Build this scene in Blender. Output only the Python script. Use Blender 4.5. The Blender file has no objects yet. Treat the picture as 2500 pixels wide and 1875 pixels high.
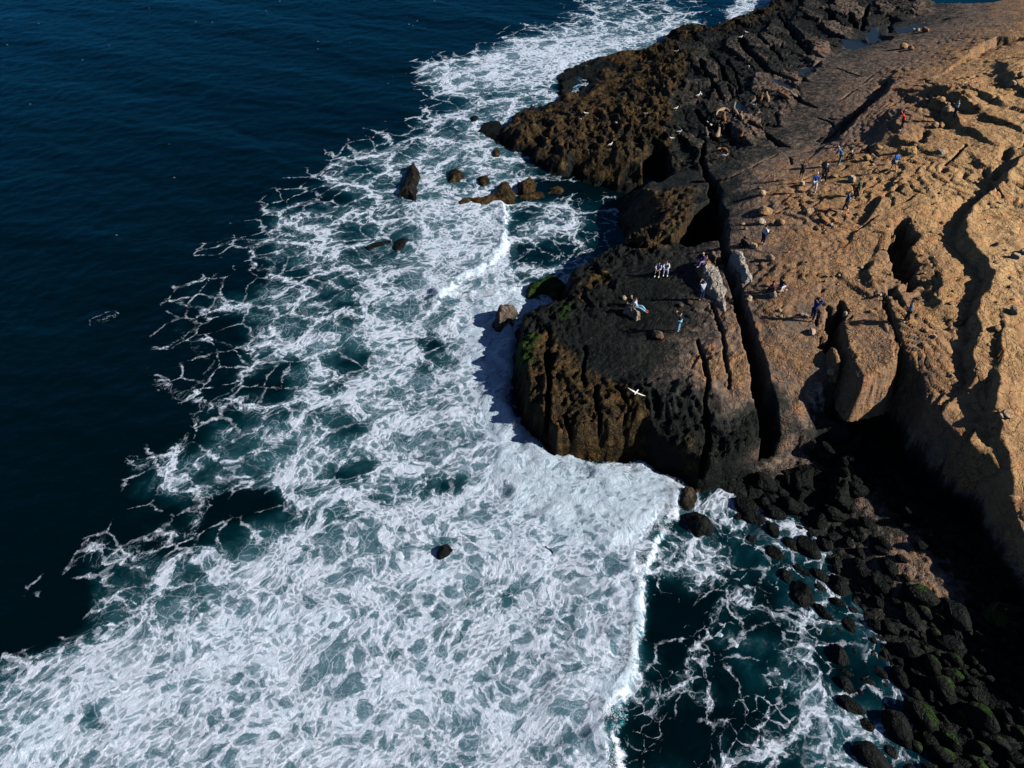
import bpy, bmesh, math, random
import numpy as np
from mathutils import Vector, Matrix, Euler

R = math.radians
rng = np.random.default_rng(7)
random.seed(7)
scene = bpy.context.scene
col = scene.collection

# ------------------------------------------------------------------ camera
CAM_H, FOC, DEP = 40.0, 2022.0, R(40)
cam_d = bpy.data.cameras.new("camera")
cam = bpy.data.objects.new("camera", cam_d)
col.objects.link(cam)
cam.location = (0, 0, CAM_H)
cam.rotation_euler = (R(90) - DEP, 0, 0)
cam_d.sensor_width = 36.0
cam_d.lens = FOC / 2500 * 36.0
cam_d.clip_start = 0.5
cam_d.clip_end = 6000
scene.camera = cam

# ------------------------------------------------------------------ light
SUN_EL, SUN_AZ = R(33), R(-15)          # azimuth of the sun measured from +X towards +Y
sdir = Vector((math.cos(SUN_EL) * math.cos(SUN_AZ), math.cos(SUN_EL) * math.sin(SUN_AZ), math.sin(SUN_EL)))
world = bpy.data.worlds.new("World")
scene.world = world
world.use_nodes = True
wn = world.node_tree
wn.nodes.clear()
sky = wn.nodes.new("ShaderNodeTexSky")
sky.sky_type = 'NISHITA'
sky.sun_disc = False
sky.sun_elevation = SUN_EL
sky.sun_rotation = math.atan2(sdir.x, sdir.y)
sky.ozone_density = 5.0; sky.dust_density = 0.2; sky.air_density = 0.55
bg = wn.nodes.new("ShaderNodeBackground")
bg.inputs['Strength'].default_value = 0.05
wo = wn.nodes.new("ShaderNodeOutputWorld")
wn.links.new(sky.outputs[0], bg.inputs[0])
wn.links.new(bg.outputs[0], wo.inputs[0])
sun_d = bpy.data.lights.new("sun", 'SUN')
sun_d.energy = 5.0
sun_d.angle = R(0.5)
sun_d.color = (1.0, 0.93, 0.84)
sun = bpy.data.objects.new("sun", sun_d)
col.objects.link(sun)
sun.rotation_euler = sdir.to_track_quat('Z', 'Y').to_euler()
scene.view_settings.view_transform = 'Standard'
scene.view_settings.look = 'None'
scene.view_settings.exposure = 0.4
scene.view_settings.gamma = 1.0
scene.cycles.max_bounces = 4
scene.cycles.diffuse_bounces = 0
scene.cycles.glossy_bounces = 2

# ------------------------------------------------------------------ traced points -> places in the world
SD, CD = math.sin(DEP), math.cos(DEP)
def W(px, py, z=0.0):
    """World X, Y of the place seen at photo pixel px, py (2500 wide) that stands z metres above the sea."""
    u = (px - 1250) / FOC; v = (py - 937.5) / FOC
    dz = -SD - v * CD
    t = (z - CAM_H) / dz
    return (t * u, t * (CD - v * SD))
def Wp(pts, z=0.0):
    return np.array([W(p[0], p[1], p[2] if len(p) > 2 else z) for p in pts])

# ------------------------------------------------------------------ numpy noise
_perm = rng.permutation(512)
_perm = np.concatenate([_perm, _perm, _perm])
_ga = rng.uniform(0, 2 * np.pi, 512)
_gx, _gy = np.cos(_ga).astype(np.float32), np.sin(_ga).astype(np.float32)
def pnoise(x, y):
    xi = np.floor(x).astype(np.int64); yi = np.floor(y).astype(np.int64)
    xf = (x - xi).astype(np.float32); yf = (y - yi).astype(np.float32)
    u = xf * xf * xf * (xf * (xf * 6 - 15) + 10); v = yf * yf * yf * (yf * (yf * 6 - 15) + 10)
    def g(ix, iy, dx, dy):
        h = _perm[_perm[ix & 511] + (iy & 511)] & 511
        return _gx[h] * dx + _gy[h] * dy
    a = g(xi, yi, xf, yf); b = g(xi + 1, yi, xf - 1, yf)
    c = g(xi, yi + 1, xf, yf - 1); d = g(xi + 1, yi + 1, xf - 1, yf - 1)
    return (a + u * (b - a) + v * ((c + u * (d - c)) - (a + u * (b - a)))) * 1.5
def fbm(x, y, o=4, s=0.0, gain=0.5):
    r = 0; a = 1.0; f = 1.0; n = 0
    for i in range(o):
        r = r + a * pnoise(x * f + 17.3 * i + s, y * f - 9.1 * i + s * 1.7); n += a
        a *= gain; f *= 2.03
    return r / n
def ridge(x, y, o=4, s=0.0):
    r = 0; a = 1.0; f = 1.0; n = 0
    for i in range(o):
        r = r + a * (1 - 2 * np.abs(pnoise(x * f + 31.7 * i + s, y * f + 5.3 * i - s))); n += a
        a *= 0.5; f *= 2.1
    return r / n
def vor(x, y, s=0):
    """F1, F2-F1 and a cell value of a jittered cellular pattern."""
    xi = np.floor(x).astype(np.int64); yi = np.floor(y).astype(np.int64)
    f1 = np.full(x.shape, 9.0, np.float32); f2 = f1.copy(); cv = np.zeros(x.shape, np.float32)
    for dx in (-1, 0, 1):
        for dy in (-1, 0, 1):
            cx = xi + dx; cy = yi + dy
            h = _perm[_perm[(cx + s) & 511] + (cy & 511)] & 511
            h2 = _perm[h + 77] & 511
            d = np.sqrt((cx + h / 512.0 - x) ** 2 + (cy + h2 / 512.0 - y) ** 2).astype(np.float32)
            nw = d < f1
            f2 = np.where(nw, f1, np.minimum(f2, d)); cv = np.where(nw, h / 512.0, cv); f1 = np.where(nw, d, f1)
    return f1, f2 - f1, cv
def sstep(a, b, x):
    t = np.clip((x - a) / (b - a), 0, 1); return t * t * (3 - 2 * t)
def seg_dist(X, Y, a, b):
    dx, dy = b[0] - a[0], b[1] - a[1]
    L = dx * dx + dy * dy + 1e-12
    t = np.clip(((X - a[0]) * dx + (Y - a[1]) * dy) / L, 0, 1)
    return np.hypot(X - a[0] - t * dx, Y - a[1] - t * dy), t
def poly_sd(X, Y, P):
    """Signed distance to a polygon, positive inside."""
    d = np.full(X.shape, 1e9); ins = np.zeros(X.shape, bool)
    n = len(P)
    for i in range(n):
        a, b = P[i], P[(i + 1) % n]
        dd, _ = seg_dist(X, Y, a, b); d = np.minimum(d, dd)
        if a[1] != b[1]:
            c = ((a[1] > Y) != (b[1] > Y)) & (X < (b[0] - a[0]) * (Y - a[1]) / (b[1] - a[1]) + a[0])
            ins ^= c
    return np.where(ins, d, -d)
def sub_box(X, Y, P, m):
    lo = P.min(0) - m; hi = P.max(0) + m
    return (X >= lo[0]) & (X <= hi[0]) & (Y >= lo[1]) & (Y <= hi[1])

def rbf_fit(P, V):
    P = np.asarray(P, float); V = np.asarray(V, float); n = len(P)
    r = np.hypot(P[:, None, 0] - P[None, :, 0], P[:, None, 1] - P[None, :, 1])
    K = r + np.eye(n) * -0.3
    A = np.zeros((n + 1, n + 1)); A[:n, :n] = K; A[:n, n] = 1; A[n, :n] = 1
    w = np.linalg.solve(A, np.append(V, 0))
    return P, w
def rbf_eval(f, X, Y):
    P, w = f; r = np.full(X.shape, w[-1])
    for p, k in zip(P, w[:-1]): r += k * np.hypot(X - p[0], Y - p[1])
    return r

# ------------------------------------------------------------------ object helpers
def tag(o, label=None, cat=None, group=None, kind=None):
    if label: o['label'] = label
    if cat: o['category'] = cat
    if group: o['group'] = group
    if kind: o['kind'] = kind
    return o
def mesh_np(name, V, F, mat=None, smooth=True):
    me = bpy.data.meshes.new(name)
    V = np.asarray(V, np.float32); F = np.asarray(F, np.int32)
    k = F.shape[1]
    me.vertices.add(len(V)); me.vertices.foreach_set('co', V.ravel())
    me.loops.add(F.size); me.loops.foreach_set('vertex_index', F.ravel())
    me.polygons.add(len(F)); me.polygons.foreach_set('loop_start', np.arange(0, F.size, k, dtype=np.int32))
    me.polygons.foreach_set('loop_total', np.full(len(F), k, np.int32))
    me.polygons.foreach_set('use_smooth', np.full(len(F), smooth, bool))
    me.update(calc_edges=True)
    if mat: me.materials.append(mat)
    return me
def link(name, me, parent=None, loc=None):
    o = bpy.data.objects.new(name, me); col.objects.link(o)
    if parent: o.parent = parent
    if loc is not None: o.location = loc
    return o
def fattr(me, name, v):
    a = me.attributes.new(name, 'FLOAT', 'POINT'); a.data.foreach_set('value', np.asarray(v, np.float32).ravel())
def grid_faces(nx, ny, keep=None):
    i = np.arange(nx * ny).reshape(ny, nx)
    q = np.stack([i[:-1, :-1], i[:-1, 1:], i[1:, 1:], i[1:, :-1]], -1).reshape(-1, 4)
    if keep is not None:
        k = keep.ravel(); q = q[k[q].any(1)]
        used = np.zeros(nx * ny, bool); used[q] = True
        mp = np.cumsum(used) - 1
        return mp[q], used
    return q, None

# ------------------------------------------------------------------ shader helpers
class NT:
    def __init__(s, name):
        s.m = bpy.data.materials.new(name); s.m.use_nodes = True
        s.t = s.m.node_tree; s.t.nodes.clear()
        s.out = s.t.nodes.new("ShaderNodeOutputMaterial")
    def n(s, typ, ins=None, **kw):
        nd = s.t.nodes.new(typ)
        for k, v in kw.items(): setattr(nd, k, v)
        for k, v in (ins or {}).items():
            sk = nd.inputs[k]
            if isinstance(v, bpy.types.NodeSocket): s.t.links.new(v, sk)
            else: sk.default_value = v
        return nd
    def math(s, op, a, b=0.0, c=0.0, clamp=False):
        nd = s.n("ShaderNodeMath", {0: a, 1: b, 2: c}, operation=op, use_clamp=clamp); return nd.outputs[0]
    def mix(s, f, a, b, mode='MIX'):
        nd = s.n("ShaderNodeMix", data_type='RGBA', blend_type=mode)
        for i, v in ((0, f), (6, a), (7, b)):
            if isinstance(v, bpy.types.NodeSocket): s.t.links.new(v, nd.inputs[i])
            else: nd.inputs[i].default_value = v if i == 0 else (*v, 1) if len(v) == 3 else v
        return nd.outputs[2]
    def fmix(s, f, a, b):
        nd = s.n("ShaderNodeMix", data_type='FLOAT')
        for i, v in ((0, f), (2, a), (3, b)):
            if isinstance(v, bpy.types.NodeSocket): s.t.links.new(v, nd.inputs[i])
            else: nd.inputs[i].default_value = v
        return nd.outputs[0]
    def noise(s, vec, scale, detail=4, rough=0.5, dist=0.0, out=0):
        nd = s.n("ShaderNodeTexNoise", {'Vector': vec, 'Scale': scale, 'Detail': detail, 'Roughness': rough, 'Distortion': dist}); return nd.outputs[out]
    def ss(s, x, a, b):
        nd = s.n("ShaderNodeMapRange", {0: x, 1: a, 2: b, 3: 0.0, 4: 1.0}, interpolation_type='SMOOTHSTEP'); return nd.outputs[0]
    def attr(s, name):
        return s.n("ShaderNodeAttribute", attribute_name=name).outputs['Fac']
    def ramp(s, x, stops):
        nd = s.n("ShaderNodeValToRGB", {0: x}); e = nd.color_ramp.elements
        while len(e) < len(stops): e.new(0.5)
        for i, (p, c) in enumerate(stops): e[i].position = p; e[i].color = (*c, 1)
        return nd.outputs[0]
    def vmath(s, op, a, b=(0, 0, 0), scale=None):
        ins = {0: a, 1: b}
        nd = s.n("ShaderNodeVectorMath", ins, operation=op)
        if scale is not None:
            if isinstance(scale, bpy.types.NodeSocket): s.t.links.new(scale, nd.inputs['Scale'])
            else: nd.inputs['Scale'].default_value = scale
        return nd.outputs[0]

# ================================================================== ROCK MATERIAL
def rock_material():
    t = NT("shore_rock")
    P = t.n("ShaderNodeTexCoord").outputs['Object']
    geo = t.n("ShaderNodeNewGeometry")
    pos = geo.outputs['Position']
    tone = t.attr('tone'); olive = t.attr('olive'); green = t.attr('green'); pool = t.attr('pool'); white = t.attr('white')
    n1 = t.noise(pos, 0.35, 6, 0.6); n2 = t.noise(pos, 1.7, 6, 0.65); n3 = t.noise(pos, 9.0, 5, 0.7)
    kn = t.math('ADD', t.math('MULTIPLY', t.math('SUBTRACT', n1, 0.5), 0.35), t.math('MULTIPLY', t.math('SUBTRACT', n2, 0.5), 0.55))
    kn = t.math('ADD', kn, t.math('MULTIPLY', t.math('SUBTRACT', n3, 0.5), 0.40))
    k = t.math('ADD', tone, t.math('MULTIPLY', kn, t.fmix(t.ss(tone, 0.0, 0.35), 0.35, 1.0)))
    c = t.ramp(k, [(0.0, (0.003, 0.005, 0.005)), (0.18, (0.007, 0.010, 0.009)), (0.33, (0.024, 0.024, 0.020)), (0.46, (0.155, 0.118, 0.095)),
                   (0.60, (0.30, 0.175, 0.090)), (0.76, (0.44, 0.272, 0.125)), (0.9, (0.53, 0.345, 0.175)), (1.0, (0.58, 0.41, 0.22))])
    ol = t.ramp(t.math('ADD', n2, t.math('MULTIPLY', t.math('SUBTRACT', n3, 0.5), 0.9)), [(0.35, (0.006, 0.006, 0.004)), (0.54, (0.048, 0.030, 0.010)), (0.74, (0.125, 0.076, 0.022)), (0.92, (0.19, 0.115, 0.055))])
    c = t.mix(t.ss(t.math('ADD', olive, t.math('SUBTRACT', n2, 0.5)), 0.3, 0.7), c, ol)
    c = t.mix(t.math('MULTIPLY', t.ss(t.noise(pos, .8, 4, .6), .5, .68), .45), c, t.mix(1.0, c, (1.25, .82, .62), 'MULTIPLY'))
    gr = t.ramp(n3, [(0.3, (0.005, 0.012, 0.002)), (0.6, (0.020, 0.052, 0.004)), (0.8, (0.05, 0.11, 0.009))])
    c = t.mix(t.ss(t.math('ADD', green, t.math('MULTIPLY', t.math('SUBTRACT', n2, 0.5), 1.4)), 0.35, 0.75), c, gr)
    wh = t.ramp(n3, [(0.3, (0.22, 0.18, 0.15)), (0.5, (0.40, 0.36, 0.31)), (0.8, (0.58, 0.54, 0.48))])
    c = t.mix(t.ss(t.math('ADD', white, t.math('MULTIPLY', t.math('SUBTRACT', n2, 0.5), 1.2)), 0.4, 0.7), c, wh)
    # fine dark pits
    v = t.n("ShaderNodeTexVoronoi", {'Vector': t.vmath('ADD', pos, t.vmath('SCALE', t.noise(pos, 2.0, 3, out=1), scale=0.6)), 'Scale': 2.6}, feature='F1').outputs[0]
    pits = t.math('MULTIPLY', t.ss(v, 0.28, 0.05), t.ss(n1, 0.5, 0.62))
    c = t.mix(t.math('MULTIPLY', pits, 0.6), c, (0.02, 0.018, 0.014))
    c = t.mix(pool, c, (0.004, 0.012, 0.02))
    hgt = t.math('ADD', t.math('MULTIPLY', n2, 0.35), t.math('MULTIPLY', n3, 0.06))
    st = t.noise(t.vmath('MULTIPLY', pos, (1.0, 1.0, 6.0)), 1.3, 5, 0.6, 0.8)
    hgt = t.math('ADD', hgt, t.math('MULTIPLY', st, 0.3))
    cn = t.math('FRACT', t.math('MULTIPLY', t.noise(t.vmath('ADD', pos, t.vmath('SCALE', t.noise(pos, 1.2, 3, out=1), scale=.35)), .42, 6, .55), 22.0))
    ledge_ = t.math('MULTIPLY', t.ss(cn, .0, .22), t.ss(n1, .40, .55))
    jv = t.n("ShaderNodeTexVoronoi", {'Vector': t.vmath('ADD', t.vmath('MULTIPLY', pos, (1, .7, .5)), t.vmath('SCALE', t.noise(pos, 1.6, 4, out=1), scale=.5)), 'Scale': .75}, feature='DISTANCE_TO_EDGE').outputs[0]
    joint = t.math('MULTIPLY', t.ss(jv, .030, .0), t.ss(n2, .42, .58))
    hgt = t.math('SUBTRACT', t.math('ADD', t.math('SUBTRACT', hgt, t.math('MULTIPLY', pits, 0.15)), t.math('MULTIPLY', ledge_, .16)), t.math('MULTIPLY', joint, .28))
    b = t.n("ShaderNodeBump", {'Height': t.math('MULTIPLY', hgt, t.fmix(t.ss(n1, .38, .62), .55, 1.25)), 'Distance': 0.5, 'Strength': t.math('SUBTRACT', 1.0, pool, clamp=True)}).outputs[0]
    rg = t.math('SUBTRACT', t.fmix(t.ss(k, 0.1, 0.45), 0.62, 0.92), t.math('MULTIPLY', pool, 0.42), clamp=True)
    bs = t.n("ShaderNodeBsdfPrincipled", {'Base Color': c, 'Roughness': rg, 'Normal': b, 'Specular IOR Level': t.fmix(t.ss(k, .08, .3), .10, .25)})
    t.t.links.new(t.math('ADD', t.fmix(t.ss(k, .08, .3), .12, .25), t.math('MULTIPLY', pool, .4)), bs.inputs['Specular IOR Level'])
    t.t.links.new(bs.outputs[0], t.out.inputs[0])
    return t.m
M_ROCK = rock_material()

# ================================================================== TERRAIN
# traced control points: pixel x, pixel y, height, tone (0 wet black rock .. 1 pale ochre)
CP = [(1300,850,2.3,.14),(1300,1000,1.9,.25),(1450,1000,2.5,.25),(1420,760,2.8,.14),(1560,680,3.6,.14),(1620,800,4,.14),(1550,950,3.3,.10),
(1700,700,4.5,.2),(1740,850,4.8,.58),(1810,950,4.2,.57),(1850,1080,2.3,.12),(1700,1080,2.2,.10),(1600,1080,1.9,.12),(1700,930,4.3,.58),(1690,800,4.5,.36),(1640,720,4.2,.16),
(1750,740,4.8,.5),(1830,900,4.8,.52),(1760,1010,3.4,.3),(1650,1020,3.0,.08),(1840,1020,3.2,.2),
(1730,640,5,.35),(1600,560,3.3,.25),(1660,500,3.4,.28),(1560,500,2.8,.2),(1620,610,3.2,.2),
(1790,560,5.6,.42),(1850,480,6.2,.58),(1900,650,6.4,.56),(1950,760,6.3,.54),(1900,820,5.8,.5),(2000,900,5.2,.46),(1960,980,4.0,.62),(2060,950,4.4,.6),
(2040,1040,2.4,.15),(1990,1075,1.4,.06),(2090,1060,2.0,.1),(1930,1020,3.2,.3),(2100,700,7,.62),(2000,600,7,.6),(2210,790,7.5,.62),(2150,500,8,.66),(2000,430,7,.62),
(1850,420,5.8,.5),(1800,440,5.3,.3),(1790,500,5.2,.22),(2190,400,8.6,.7),(2300,600,8.1,.68),(2390,520,8.6,.8),(2480,700,8.6,.86),(2300,700,7.9,.63),(2350,900,7.2,.62),(2280,900,6.9,.6),
(2420,1000,6.2,.66),(2480,1150,4.9,.7),(2480,560,8.9,.84),(2440,620,8.7,.84),(2450,880,7.4,.74),(2340,300,9.9,.74),(2450,350,10.4,.78),(2480,150,10.8,.8),(2400,160,9.6,.76),(2250,250,9.6,.58),(2210,310,9,.56),
(2260,480,8.8,.74),(2100,330,6.8,.5),(2030,340,5.8,.42),(1950,290,4.7,.36),(1870,260,3.9,.3),(1850,180,3.5,.24),(2100,200,6,.44),(2200,150,6.6,.46),(2300,100,7,.48),(2450,60,8.5,.5),
(2050,130,4.4,.36),(2000,100,3.6,.22),(1950,60,3.1,.14),(1850,80,2.8,.10),(1700,150,2.4,.14),(1650,250,2.4,.14),(1750,330,3.3,.16),(1800,350,4,.26),(1700,400,3.0,.16),(1750,220,2.9,.14),
(2100,30,3.4,.22),(2180,60,3.8,.26),(2300,-60,4,.3),(2500,-30,7,.5),
(1500,300,1.2,.2),(1420,330,1.0,.2),(1350,350,.8,.2),(1550,380,1.7,.2),(1450,400,1.1,.2),(1600,330,1.9,.12),(1550,250,.8,.2),(1480,200,-.05,.15),(1580,200,.6,.15),(1420,215,-.15,.1),(1440,260,.1,.1),(1640,200,1.6,.12),(1540,160,.2,.1),
(1280,330,.8,.2),(2700,800,9.0,.85),(2700,1300,4.6,.75),(2900,1900,3.8,.7),(2360,1060,5.7,.64),(2300,980,6.4,.62),(2490,1280,4.2,.66),(2700,300,11.5,.85),(2700,0,10,.7),(2650,1500,3.8,.75)]
FZ = rbf_fit([W(p[0], p[1], p[2]) for p in CP], [p[2] for p in CP])
FT = rbf_fit([W(p[0], p[1], p[2]) for p in CP], [p[3] for p in CP])
# low ground: boulder beach
LP = [(1850,1130,.45,.45),(1890,1110,.5,.5),(1940,1110,.6,.5),(2110,1250,.6,.45),(2150,1280,.7,.3),(2200,1350,.75,.5),(2240,1410,.8,.52),(2285,1470,.8,.5),(2450,1500,1.1,.1),(2300,1650,.25,.06),(2450,1850,.4,.05),(2130,1560,-.25,.06),
(1950,1330,-.45,.06),(1850,1300,-.35,.1),(2000,1650,-.8,.1),(1700,1400,-1.5,.1),(1750,1800,-1.6,.1),(2150,1850,-.5,.1),(2100,1000,1.6,.1),(2200,1000,1.4,.08),(2300,1250,1.2,.06),(2150,1120,1.0,.08),
(2500,1700,.9,.06),(2700,2000,1.2,.1),(1700,1230,-.6,.1),(1780,1170,.2,.12),(1500,1500,-2.4,.1),(2000,1220,.25,.15),(2150,870,3.0,.1)]
FLZ = rbf_fit([W(p[0], p[1], p[2]) for p in LP], [p[2] for p in LP])
FLT = rbf_fit([W(p[0], p[1], p[2]) for p in LP], [p[3] for p in LP])

COAST = Wp([(1905,-40),(1870,25),(1850,38),(1808,57),(1767,76),(1720,89),(1682,79),(1650,84),(1621,95),(1606,120),(1558,139),(1514,139),(1460,145),(1409,155),(1378,177),(1366,195),(1372,225),
(1366,250),(1330,262),(1290,272),(1262,285),(1238,318),(1223,345),(1250,368),(1290,373),(1300,395),(1340,415),(1365,428),(1400,425),(1430,440),(1479,456),(1520,465),(1561,475),(1540,485),(1520,494),(1512,522),
(1520,560),(1524,590),(1530,618),(1504,660),(1470,668),(1447,676),(1428,688),(1390,698),(1372,712),(1368,740),(1378,765),(1359,792),(1330,799),(1308,802),(1264,815),(1255,843),(1254,906),(1256,960),(1259,990),(1276,1034),(1295,1069),
(1340,1104),(1359,1121),(1413,1129),(1466,1123),(1523,1116),(1568,1130),(1606,1142),(1644,1165),(1690,1190),(1735,1211),(1850,1230),(2050,1230),(2300,1500),(2900,2300),(3500,2300),(3400,900),(3100,0),(2900,-250),(2600,-140),
(2440,-30,5),(2400,8,5),(2335,15,4),(2262,12,3),(2232,2,2),(2160,-16),(2080,-40)])
LOW = Wp([(2186,812,7.0),(2221,857,6.9),(2259,920,6.7),(2294,984,6.4),(2313,1009,6.3),(2370,1082,5.5),(2405,1112,5.1),(2445,1177,4.6),(2474,1256,4.1),(2500,1306,3.9),(2560,1430,3.6),(2700,1700,3.4),(3000,2300,3.4),
(2300,2600,0),(1500,2400,0),(1500,1500,0),(1640,1225,0),(1700,1195,0.2),(1760,1170,.5),(1800,1150,.6),(1850,1120,.8),(1890,1100,1.0),(1925,1080,1.5),(1950,1070,1.6),(1975,1090,1.0),(2010,1110,1.0),(2060,1110,1.2),(2104,1085,1.6),(2104,1069,2.0),(2091,1034,3.2),(2082,977,4.2),
(2078,927,4.6),(2110,926,5.2),(2150,905,5.6),(2188,870,6.0)])

xs = np.concatenate([np.arange(-6, 60, 0.105), np.arange(60, 120, 0.8)])
ys = [8.0]
while ys[-1] < 175:
    y = ys[-1]; ys.append(y + (0.10 if y < 60 else 0.10 + (y - 60) * 0.0022) if y < 135 else y + 0.8)
ys = np.array(ys)
X, Y = np.meshgrid(xs, ys)
SH = X.shape
print("terrain grid", SH)
X = X.ravel(); Y = Y.ravel()

wx = fbm(X * .45, Y * .45, 4, 3.0); wy = fbm(X * .45, Y * .45, 4, 8.0)
Xw = X + wx * 1.0; Yw = Y + wy * 1.0                     # warped lookups make every traced edge ragged
coast = poly_sd(X + wx * .7, Y + wy * .7, COAST)
low = poly_sd(X + wx * .45, Y + wy * .45, LOW)

def soft_poly(pts, soft=0.6, z=0.0, warp=.6):
    P = Wp(pts, z); m = sub_box(X, Y, P, soft + 3)
    r = np.zeros(X.shape); r[m] = sstep(-soft, soft, poly_sd(X[m] + wx[m] * warp, Y[m] + wy[m] * warp, P)); return r

top = rbf_eval(FZ, X, Y)
tone = rbf_eval(FT, X + wx * 2, Y + wy * 2)
M_plat = soft_poly([(1255,800),(1380,690),(1520,600),(1700,600),(1740,700),(1800,1000),(1900,1120),(1600,1180),(1300,1110),(1240,1000)], 1.5, 2)
M_reef = soft_poly([(1180,250),(1400,130),(1600,80),(1690,150),(1640,260),(1640,420),(1560,480),(1430,470),(1200,420)], 1.5, 1.5)
M_dark = soft_poly([(1600,60),(1900,-60),(2250,-60),(2260,60),(2100,80),(2010,160),(1950,240),(1900,330),(1780,420),(1640,420),(1640,260)], 1.5, 3)
M_mid = soft_poly([(1500,470),(1600,460),(1700,480),(1690,620),(1560,640),(1500,560)], 1.2, 3)
M_sand = sstep(.42, .6, tone)
M_bluff = soft_poly([(2350,540),(2460,440),(2560,380),(2600,1500),(2500,1300),(2400,1050),(2385,900),(2370,750)], 1.0, 9)

# --- strata: the sandstone weathers back in thin steps
def terrace(h, step, n, sharp):
    q = (h + n) / step; f = q - np.floor(q)
    return (np.floor(q) + sstep(0.5 - sharp, 0.5 + sharp, f)) * step - n
nT = fbm(X * .10 + Y * .05, Y * .13 - X * .03, 5, 11.0, .5) * 1.7
smoothp = sstep(-.25, .25, fbm(X * .11, Y * .11, 3, 71.))
nT = nT + .10 * fbm(X * .9, Y * .9, 4, 75.)
terr = terrace(top, 0.30, nT, .07) - top + .5 * (terrace(top, 0.11, nT * 1.3, .10) - top)
det = terr * (M_sand * .75 + .25 * (1 - M_sand)) * (.25 + .75 * smoothp)
# --- rough ground: blocks, pits, ribs
f1, e1, c1 = vor(Xw * .55, Yw * .55, 5)
blocks = (c1 - .5) * .35 - .35 * sstep(.10, .0, e1)
f2, e2, c2 = vor(Xw * 1.5 + wx, Yw * 1.5, 9)
ribs = ridge(X * .65 + Y * .10 + wx * .5, Y * .20 - X * .03, 4, 2.0)
lump = ridge(Xw * .45, Yw * .45, 5, 4.0)
fine = fbm(X * 2.2, Y * 2.2, 4, 6.0)
rug = ridge(X * 1.3, Y * .8, 4, 7.0)
det += M_sand * (fine * .05 + .07 * fbm(X * .7, Y * .7, 3, 21.) + .10 * blocks * sstep(-.2, .3, fbm(X * .12, Y * .12, 2, 5.)))
awash = np.clip((top + .3) / 1.4, .15, 1)
reefbig = ridge(X * .16, Y * .10, 3, 44.)
det += M_reef * (awash * (ribs * .85 + blocks * .6 + rug * .2) + lump * .35 + .75 * reefbig)
_a, _b = np.array(W(1810, 89, 3)), np.array(W(1932, 226, 3)); _u = (_b - _a) / np.linalg.norm(_b - _a)
fD, eD, cD = vor((X * _u[0] + Y * _u[1]) * .17 + wx * .25, (-X * _u[1] + Y * _u[0]) * .42 + wy * .25, 21)
slabs = (cD - .5) * 1.0 - .55 * sstep(.07, .0, eD) * sstep(-.3, .2, wx)
det += M_dark * (slabs * .85 + blocks * .35 + rug * .18 + lump * .35 * sstep(9, 4, coast) + lump * .1) * (1 - M_reef)
tone = tone + M_dark * (1 - M_reef) * .20 * sstep(.45, .9, cD) * sstep(3, 8, coast)
det += M_mid * (lump * .7 + rug * .2)
edge_zone = sstep(6.0, 2.0, coast)
det += M_plat * (rug * .05 + fine * .05 + .10 * blocks + edge_zone * (.50 * ribs + .30 * rug + .30 * lump + .6 * blocks))
det *= 1 - .55 * M_bluff
det += (M_bluff) * (fbm(X * .5, Y * .5, 4, 2.) * .25)
h = top + det

# --- ledges: right-hand side of the traced line stands higher, so the sun from the right throws its shade to the left
def ledge(pts, A, fall=4.0, z=7.0, back=0.5):
    global h
    P = Wp(pts, z); m = sub_box(X, Y, P, fall * 2.5); xx = X[m] + wx[m] * .5; yy = Y[m] + wy[m] * .5
    best = np.full(xx.shape, 1e9); side = np.zeros(xx.shape)
    for i in range(len(P) - 1):
        a, b = P[i], P[i + 1]; d, t = seg_dist(xx, yy, a, b)
        s = (xx - a[0]) * (b[1] - a[1]) - (yy - a[1]) * (b[0] - a[0])
        nw = d < best - 1e-9; best = np.where(nw, d, best); side = np.where(nw, s, side)
    # points listed from the top of the photo downwards: b below a, so the right-hand side has s < 0
    ends = sstep(0, 1.6, np.minimum(np.hypot(xx - P[0][0], yy - P[0][1]), np.hypot(xx - P[-1][0], yy - P[-1][1])))
    sgn = np.where(side < 0, 1.0, -1.0)
    up = A * back * sstep(0, .22, best * sgn) * np.exp(-np.maximum(best * sgn, 0) / fall)
    dn = -A * (1 - back) * (1 - sstep(-.22, 0, best * sgn)) * np.exp(-np.maximum(-best * sgn, 0) / fall)
    h[m] += (up + dn) * (.25 + .75 * ends)
ledge([(2173,206),(2167,228),(2116,272),(2075,300),(2040,326)], .9, 2.0, 7)
ledge([(2255,228),(2287,251),(2304,265),(2310,283),(2326,305),(2345,318)], 1.1, 2.0, 9.5)
ledge([(2262,196),(2297,210),(2320,226)], .7, 2.0, 10)
ledge([(2325,205),(2356,230),(2376,250),(2400,262)], 1.0, 2.5, 11)
ledge([(2490,425),(2461,444),(2427,476),(2347,536),(2338,571),(2366,615),(2401,647),(2411,675),(2412,704),(2385,720),(2383,773),(2392,796),(2378,843),(2392,875),(2366,900)], 1.1, 1.6, 8.4)
ledge([(2462,850),(2465,880),(2458,915),(2430,938)], 1.2, 2.0, 9)
ledge([(2452,945),(2470,975),(2468,1010)], 1.0, 1.6, 8.4)
ledge([(2344,1000),(2370,1020),(2401,1052),(2420,1090),(2440,1110),(2465,1160),(2500,1210)], .45, 1.2, 5.2)
ledge([(2285,650),(2296,690),(2290,715),(2310,745)], .5, 1.5, 8.3)
ledge([(2262,650),(2268,690),(2276,705)], .4, 1.2, 8.2)
ledge([(2160,475),(2140,500),(2120,530),(2105,548)], .6, 1.6, 7.8)
ledge([(2130,630),(2118,660),(2125,690),(2135,705)], .5, 1.4, 7.3)
ledge([(2015,670),(2040,672),(2068,692)], .6, 1.4, 6.8)
ledge([(2430,380),(2455,400),(2480,410)], .6, 2.0, 11)
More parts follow.
